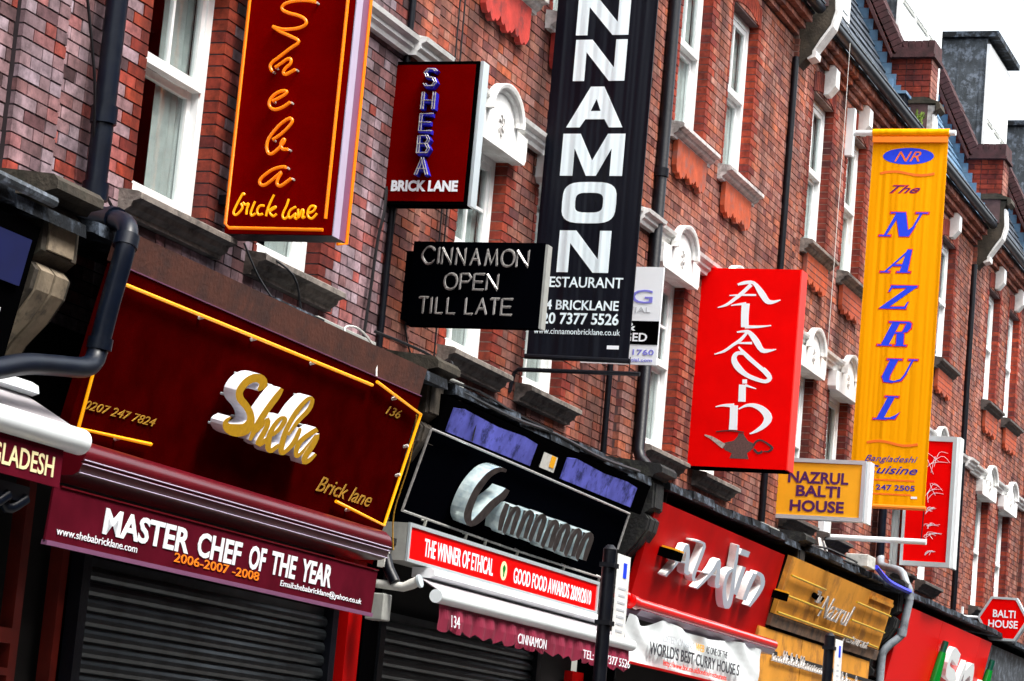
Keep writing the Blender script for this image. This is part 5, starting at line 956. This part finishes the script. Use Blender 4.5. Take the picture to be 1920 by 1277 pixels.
def slant(ch, a0, a1, z0, z1):
    hh = z1-z0; sh = .13; w = (a1-a0)-sh
    Q = {'N': [[(.10, .0), (.18, 0), (.26, 1), (.14, 1)], [(.10, 1), (.40, 1), (.84, 0), (.56, 0)], [(.80, 0.3), (.86, .3), (.90, 1), (.82, 1)], [(.56, 0), (.84, 0), (.88, .4), (.80, .4)]],
         'A': [[(.0, 0), (.10, 0), (.60, .92), (.50, .92)], [(.48, 1), (.68, 1), (.98, 0), (.66, 0)], [(.22, .28), (.75, .28), (.75, .36), (.27, .36)]],
         'Z': [[(0, 1), (1, 1), (1, .92), (.12, .88)], [(.66, .93), (1, .96), (.34, .06), (0, .03)], [(0, 0), (1, 0), (.95, .1), (.2, .08)], [(0, 1), (.1, 1), (.08, .72), (.02, .72)], [(.9, 0), (1, 0), (.98, .3), (.93, .3)]],
         'R': [[(.16, .03), (.44, .03), (.44, .97), (.16, .97)], [(.44, 1), (.75, 1), (.88, .92), (.44, .93)], [(.70, .99), (.86, .93), (.92, .75), (.86, .58), (.66, .52), (.68, .70), (.68, .85)], [(.44, .50), (.72, .52), (.70, .58), (.44, .56)], [(.52, .50), (.78, .52), (.98, 0), (.72, 0)]],
         'U': [[(.10, .97), (.38, .97), (.38, .30), (.12, .25)], [(.12, .25), (.38, .30), (.42, .13), (.60, .08), (.55, .0), (.28, .03)], [(.55, .0), (.60, .08), (.78, .18), (.84, .4), (.90, .36), (.84, .1)], [(.83, .33), (.90, .33), (.90, .97), (.83, .97)]],
         'L': [[(.16, .03), (.46, .03), (.46, .97), (.16, .97)], [(.46, .03), (.94, .03), (1, .34), (.90, .22), (.70, .10), (.46, .09)]]}[ch]
    SR = {'N': [(-.02, .30, 0), (.70, 1.05, 1), (-.02, .3, 1)], 'A': [(-.12, .25, 0), (.55, 1.08, 0)], 'Z': [], 'R': [(.04, .56, 0), (.04, .5, 1), (.66, 1.08, 0)], 'U': [(.0, .50, 1), (.72, 1.02, 1)], 'L': [(.04, .60, 0), (.04, .60, 1)]}[ch]
    Q = Q+[[(a, y*.95), (b, y*.95), (b, y*.95+.05), (a, y*.95+.05)] for a, b, y in SR]
    bo = MB(); ro = MB()
    for k, q in enumerate(Q):
        P = [(a0+x*w+y*sh, z0+y*hh) for x, y in q]; cx_ = sum(p[0] for p in P)/len(P); cy_ = sum(p[1] for p in P)/len(P)
        bo.poly(FX, P, 0, .004+k*.0002)
        G = []
        for a, b in P:
            d = math.hypot(a-cx_, b-cy_) or 1; G.append((a+(a-cx_)/d*.013+math.copysign(.004, a-cx_), b+math.copysign(.011, b-cy_)))
        ro.poly(FX, G, 0, .0015+k*.0002)
    L = bo.build('letter', M['blue_print'], g); ro.build('letter_outline', M['red_print'], L)
for ch, a0, a1, z0, z1 in (('N', .485, 1.03, 8.328, 8.62), ('A', .555, .98, 7.893, 8.172), ('Z', .535, .98, 7.46, 7.74), ('R', .53, .99, 7.018, 7.31), ('U', .55, 1.03, 6.58, 6.866), ('L', .545, .95, 6.145, 6.425)): slant(ch, a0, a1, z0, z1)
text('Bangladeshi', FX, .49, 5.655, .62, .075, .001, .002, shear=.4).build('lettering', M['navy_print'], g)
text('Cuisine', FX, .50, 5.515, .62, .10, .001, .002, shear=.4, bold=.012).build('lettering', M['navy_print'], g)
text('0207 247 2505', FX, .36, 5.325, .74, .062, .001, .002, bold=.02).build('lettering', M['navy_print'], g)
MB().fbox(FX, .42, 1.09, 5.43, 5.45, 0, .002).fbox(FX, .42, 1.06, 5.265, 5.285, 0, .002).build('rule', M['orange_print'], g)

# balti house light box
FX = face_x(28.08)
g = thing('projecting_sign', 'small amber light box with navy capitals tucked behind the big red sign', 'projecting sign', (28.08, -.1, 4.7), 'signs standing out from the wall')
MB().box(28.09, 28.27, -1.03, .0, 4.71, 5.36).build('case', M['frame_silver'], g)
MB().fbox(FX, .03, .975, 4.745, 5.32, -.012, .0).build('face', M['amber'], g)
f = MB(); 
for a, b, z0, z1 in ((-.01, 1.02, 5.322, 5.365), (-.01, 1.02, 4.70, 4.743), (-.01, .028, 4.7435, 5.3215), (.977, 1.02, 4.7435, 5.3215)): f.fbox(FX, a, b, z0, z1, -.01, .012)
f.build('frame', M['frame_silver'], g)
MB().box(28.085, 28.27, -1.065, -1.031, 4.69, 5.36).build('side_strip', M['white_metal'], g)
text('NAZRUL', FX, .165, 5.10, .67, .125, .001, bold=.03).build('lettering', M['maroon_print'], g); text('BALTI', FX, .263, 4.955, .49, .12, .001, bold=.03).build('lettering', M['maroon_print'], g); text('HOUSE', FX, .205, 4.79, .60, .122, .001, bold=.03).build('lettering', M['maroon_print'], g)

# framed red sign
FX = face_x(34.75)
g = thing('projecting_sign', 'red boxed sign in a pale frame with fine white script, behind the yellow banner', 'projecting sign', (34.75, -.1, 4.9), 'signs standing out from the wall')
MB().box(34.76, 34.98, -.655, .0, 4.90, 6.60).build('case', M['frame_silver'], g)
MB().fbox(FX, .03, .60, 4.95, 6.55, -.012, 0).build('face', M['red'], g)
f = MB()
for a, b, z0, z1 in ((-.01, .655, 6.552, 6.62), (-.01, .655, 4.885, 4.948), (-.01, .028, 4.9485, 6.5515), (.602, .655, 4.9485, 6.5515)): f.fbox(FX, a, b, z0, z1, -.01, .014)
f.build('frame', M['frame_silver'], g); MB().box(34.755, 34.98, -.70, -.656, 4.88, 6.62).build('side_strip', M['white_metal'], g)
q = random.Random(5)
for z, w, h in ((6.25, .22, .16), (5.85, .14, .14), (5.62, .1, .05), (5.42, .12, .05), (5.28, .15, .06), (5.05, .1, .05)):
    for k in range(5): MB().ribbon(FX, [(.34+q.uniform(-w, w)*.5, z+q.uniform(-h, 0), .004), (.36+q.uniform(-w, w)*.5, z+q.uniform(0, h), .005), (.38+q.uniform(0, w), z+q.uniform(0, h), .003)], 0, .003+k*.0003, 4).build('script_stroke', M['text_white'], g)

# hexagon
FX = face_x(39.05)
g = thing('projecting_sign', 'red six sided sign in a white frame at the far right', 'projecting sign', (39.05, -.1, 4.5), 'signs standing out from the wall')
hexp = lambda r, c=.63, z=4.585: [(c+r*math.cos(math.pi*k/3), z+r*.97*math.sin(math.pi*k/3)) for k in range(6)]
MB().poly(FX, hexp(.375), -.14, 0).build('case', M['frame_silver'], g)
MB().poly(FX, hexp(.335), .001, .012).build('face', M['red'], g)
f = MB(); A_, B_ = hexp(.375), hexp(.337)
for k in range(6): f.poly(FX, [A_[k], A_[(k+1) % 6], B_[(k+1) % 6], B_[k]], 0.0005, .02)
f.build('frame', M['frame_silver'], g)
text('BALTI', FX, .48, 4.605, .33, .11, .013, bold=.02).build('lettering', M['text_white'], g); text('HOUSE', FX, .42, 4.455, .43, .11, .013, bold=.02).build('lettering', M['text_white'], g)
rod(g, 'arm', (39.1, 0, 4.59), (39.1, -.27, 4.585), .022, 'white_metal'); MB().box(39.06, 39.14, -.03, 0, 4.45, 4.73).build('wall_plate', M['white_metal'], g)

# ------------------------------------------------------------------ pipes
pipe('drainpipe', 'fat glossy black pipe bending over the stone console at the left', [(12.62, -.10, 4.47), (12.40, -.35, 4.45), (12.12, -.66, 4.36), (11.98, -.80, 4.30), (11.92, -.845, 4.22), (11.9, -.842, 4.10), (11.9, -.80, 3.88), (11.9, -.765, 3.66), (11.86, -.765, 3.56), (11.75, -.77, 3.51), (11.5, -.77, 3.475), (11.2, -.77, 3.43), (10.9, -.77, 3.35), (10.3, -.76, 3.20)], .054, 'blue_iron', [((11.93, -.84, 4.235), (11.91, -.842, 4.17)), ((11.9, -.77, 3.69), (11.9, -.765, 3.63)), ((12.2, -.58, 4.39), (12.14, -.64, 4.37))], 4)
pipe('drainpipe', 'long black drainpipe between the black banner and the white window, kinked at the fascia', [(22.93, -.11, 10.2), (22.93, -.11, 4.70), (22.88, -.16, 4.60), (22.8, -.38, 4.40), (22.75, -.42, 4.30), (22.75, -.40, 4.05), (22.6, -.26, 3.88), (22.4, -.18, 3.75), (22.4, -.18, 2.6)], .058, 'black_iron', [((22.93, -.11, 7.25), (22.93, -.11, 7.33)), ((22.93, -.11, 9.1), (22.93, -.11, 9.2)), ((22.93, -.11, 5.9), (22.93, -.11, 5.98))])
pipe('drainpipe', 'slim black tube added for pilaster shade beside the second pair of windows', [(17.09, -.03, 10), (17.09, -.03, 4.3)], .024, 'black_iron')  # added black tube drawn for the shaded side of the pilaster
pipe('drainpipe', 'thin dark pipe on the brick wall below the estate agent board', [(22.12, -.05, 5.6), (22.12, -.05, 4.5)], .028, 'black_iron')
pipe('drainpipe', 'black tube put in as pilaster shade left of the stone console in the middle of the terrace', [(27.58, -.04, 9.75), (27.58, -.04, 4.4)], .035, 'black_iron')  # stands in for the shadowed pilaster face at this party wall
pipe('drainpipe', 'narrow black tube in place of pilaster shade at the right near the hexagonal sign', [(38.3, -.04, 9.7), (38.3, -.04, 4.4)], .04, 'black_iron')  # dark strip put in where the pilaster's side lies in shade
pipe('drainpipe', 'dark drainpipe under the yellow banner changing to pale grey bends', [(32.95, -.13, 9.6), (32.95, -.13, 4.80)], .052, 'blue_iron')
pipe('drainpipe', 'pale grey plastic pipe with bends beside the glossy red fascia', [(32.95, -.14, 4.80), (32.8, -.2, 4.68), (32.5, -.50, 4.60), (32.4, -.60, 4.45), (32.4, -.66, 4.30), (32.4, -.62, 4.0), (32.4, -.58, 3.80), (32.3, -.42, 3.62), (32.3, -.38, 3.4), (32.3, -.38, 2.4)], .05, 'grey_pipe', [((32.4, -.66, 4.33), (32.4, -.65, 4.25)), ((32.4, -.60, 3.88), (32.4, -.585, 3.80))], 3)

# ------------------------------------------------------------------ cables and small fittings
def cable(name, label, pts, r, m, sm=4, cat='cable', group='cables on the wall'):
    return tag(MB().tube(pts, r, 5, smooth=sm).build(name, M[m]), label, cat, group)
cable('cable', 'thin black cable pair hanging above the small red boxed sign', [(17.93, -.02, 9.9), (17.95, -.03, 8), (17.97, -.03, 6.9), (18.0, -.03, 5.5)], .007, 'cable')
cable('cable', 'thin black cable pair passing behind the open till late board', [(18.06, -.02, 9.9), (18.05, -.03, 8), (18.07, -.03, 6.9), (18.1, -.03, 5.4), (18.09, -.04, 4.5)], .007, 'cable')
cable('cable', 'loose black cable hanging from the small red sign to the shop ledge', [(17.02, .0, 5.75), (16.9, -.05, 5.5), (16.86, -.04, 5.3), (16.82, -.04, 4.9), (16.75, -.05, 4.5)], .012, 'cable')
cable('cable', 'black cable looping down left of the tall sash window', [(12.2, -.2, 5.9), (12.55, -.16, 5.3), (12.74, -.1, 4.95), (12.9, -.08, 4.75), (13.05, -.08, 4.65)], .009, 'cable')
cable('cable', 'black cable drooping under the tall neon sign', [(15.0, -.1, 4.8), (15.2, -.22, 4.7), (15.3, -.25, 4.5), (15.25, -.3, 4.35)], .008, 'cable')
cable('cable', 'thin wire beside the tall neon sign foot', [(14.7, -.1, 4.8), (14.8, -.18, 4.6), (14.95, -.3, 4.4)], .007, 'cable')
for k in range(3):
    cable('cable', ['top','middle','lowest'][k]+' of the black cables lying along the ledge above the maroon fascia', [(x, -.58+.03*k+R.uniform(-.02, .02), 4.335+.012*k+R.uniform(-.012, .012)) for x in [12.3+j*.5 for j in range(9)]], .010, 'cable', 4)
    cable('cable', ['outer','middle','inner'][k]+' black cable on the ledge above the orange plywood fascia', [(x, -.60+.03*k+R.uniform(-.02, .02), 4.37+R.uniform(-.015, .015)) for x in [27.4+j*.6 for j in range(8)]], .012, 'cable', 4)
cable('cable', 'white cable loop standing up from the corner of the maroon fascia', [(15.35, -.66, 4.12), (15.25, -.62, 4.30), (15.25, -.6, 4.38), (15.42, -.62, 4.40), (15.56, -.68, 4.3), (15.56, -.71, 4.12)], .008, 'cable_white')
cable('cable', 'white cable curling over the black fascia corner', [(17.1, -.45, 4.36), (17.4, -.5, 4.36), (17.45, -.55, 4.28), (17.25, -.55, 4.22), (17.12, -.52, 4.2)], .009, 'cable_white')
cable('cable', 'black wire running down across the blue board', [(17.6, -.45, 4.4), (17.62, -.60, 4.2), (17.6, -.60, 4.0)], .006, 'cable')
for k in range(3): cable('cable', ['longest','middle','shortest'][k]+' loop of white cable under the lower white banner pole', [(29.95+.03*k, -.08, 4.7), (29.9+.06*k, -.14, 4.5), (30.0, -.2, 4.36-.03*k), (30.15, -.16, 4.5), (30.1, -.1, 4.68)], .012, 'cable_white')
cable('cable', 'bright blue cable sagging from the floodlight to the grey pipe', [(30.2, -.72, 4.42), (30.9, -.70, 4.34), (31.6, -.68, 4.33), (32.5, -.66, 4.34)], .03, 'cable_blue')
cable('cable', 'slack black cable swagging below the sill of the tall sash window', [(13.2, -.12, 4.55), (13.8, -.3, 4.38), (14.5, -.35, 4.36), (15.2, -.25, 4.45), (16.2, -.1, 4.55)], .009, 'cable')
cable('cable', 'knotted black cable over the stone cap beside the black fascia', [(16.6, -.2, 4.6), (16.8, -.5, 4.50), (17.0, -.62, 4.42), (17.15, -.55, 4.5), (17.3, -.3, 4.45), (17.6, -.62, 4.36), (18.4, -.6, 4.33), (19.2, -.62, 4.32)], .011, 'cable')
cable('cable', 'thin black wires dangling by the left end of the open till late board', [(17.45, -.05, 4.85), (17.5, -.08, 4.65), (17.6, -.15, 4.5), (17.8, -.3, 4.42)], .007, 'cable')
cable('cable', 'thin vertical wire in front of the window left of the yellow banner', [(28.75, -.34, 10.25), (28.76, -.34, 9.2), (28.74, -.34, 8.0), (28.75, -.33, 6.4)], .0035, 'cable_white')
cable('cable', 'black cable hanging between the floodlight and the black consoles', [(27.3, -.3, 4.5), (28.0, -.5, 4.42), (28.8, -.5, 4.46), (29.8, -.6, 4.42)], .012, 'cable')
cable('cable', 'double black cable lying along the ledge over the blue boards', [(17.3, -.6, 4.31), (18.3, -.63, 4.28), (19.3, -.61, 4.31), (20.4, -.63, 4.28), (21.5, -.6, 4.32)], .014, 'cable')
cable('cable', 'wire trailing beside the neon border of the maroon fascia', [(16.4, -.66, 4.0), (16.5, -.6, 3.7), (16.55, -.5, 3.35), (16.6, -.5, 3.1)], .005, 'gold_dim')
def box_thing(name, label, cat, x0, x1, y0, y1, z0, z1, m, extra=None):
    t = thing(name, label, cat, ((x0+x1)/2, (y0+y1)/2, z0)); F = MB().box(x0, x1, y0, y1, z0, z1); o = F.build('case', M[m], t)
    b = o.modifiers.new('bevel', 'BEVEL'); b.width = .008; b.segments = 2
    if extra: extra(t)
    return t
box_thing('cable_trunking', 'pale grey trunking lying on the ledge above the maroon fascia', 'trunking', 15.35, 16.3, -.36, -.26, 4.40, 4.47, 'plastic_grey')
box_thing('cable_trunking', 'second pale trunking length nearer the party wall console', 'trunking', 17.5, 17.95, -.36, -.24, 4.40, 4.47, 'plastic_grey')
box_thing('junction_box', 'white box with cables beside the corner of the black fascia', 'junction box', 17.08, 17.2, -.56, -.46, 4.04, 4.24, 'plastic')
box_thing('roof_vent', 'pale grey box on the ledge left of the plywood fascia', 'vent box', 26.3, 27.0, -.4, -.25, 4.36, 4.46, 'plastic_grey')
box_thing('floodlight', 'cream floodlight box above the plywood fascia', 'floodlight', 29.75, 30.15, -.72, -.46, 4.38, 4.52, 'plastic')
box_thing('electric_box', 'grey box low on the party wall between the two shutters', 'electrical box', 16.52, 16.66, -.50, -.37, 2.62, 2.80, 'plastic_grey')
g = thing('security_camera', 'black security camera on a white arm between the two awnings', 'security camera', (16.6, -.5, 2.8))
MB().tube([(16.62, -.44, 3.06), (16.6, -.48, 2.97), (16.58, -.545, 2.88)], .038, 12).build('housing', M['black_iron'], g, smooth=True)
MB().tube([(16.6, -.38, 2.87), (16.6, -.60, 2.855), (16.6, -.66, 2.88), (16.6, -.70, 2.90)], [.03, .032, .036, .034], 12).build('arm', M['plastic'], g, smooth=True)
MB().tube([(16.6, -.705, 2.90), (16.6, -.722, 2.905)], .046, 14).build('lens_hood', M['frame_silver'], g, smooth=True)
MB().box(16.56, 16.64, -.46, -.41, 2.98, 3.09).build('mount', M['plastic'], g)
def street_post(X, Y, H, label):
    g = thing('sign_post', label, 'sign post', (X, Y, .12), 'black posts with parking plates')
    MB().tube([(X, Y, .12), (X, Y, H)], .045, 16).build('post', M['black_iron'], g, smooth=True)
    MB().tube([(X, Y, H), (X, Y, H+.03)], [.048, .02], 16).build('cap', M['black_iron'], g, smooth=True)
    F = Frame((X+.0, Y-.05, 0)); P = MB().fbox(F, .03, .30, H-.58, H-.02, -.004, 0).build('parking_plate', M['stone_white'], g)
    for z in (H-.12, H-.5): MB().box(X-.05, X+.06, Y-.052, Y+.05, z, z+.03).build('clip', M['black_iron'], P)
    MB().fbox(F, .16, .23, H-.17, H-.07, .001, .003).build('symbol', M['blue_print'], P)
    for k in range(7): w_ = R.uniform(.06, .17); MB().fbox(F, .165-w_/2, .165+w_/2, H-.25-k*.047, H-.235-k*.047, .001, .002).build('print_line', M['grey_print'], P)
street_post(16.72, -2.0, 3.20, 'black post with a tall white parking plate in front of the crimson valance')
street_post(22.95, -2.0, 3.13, 'black post with a white parking plate in front of the plywood fascia')
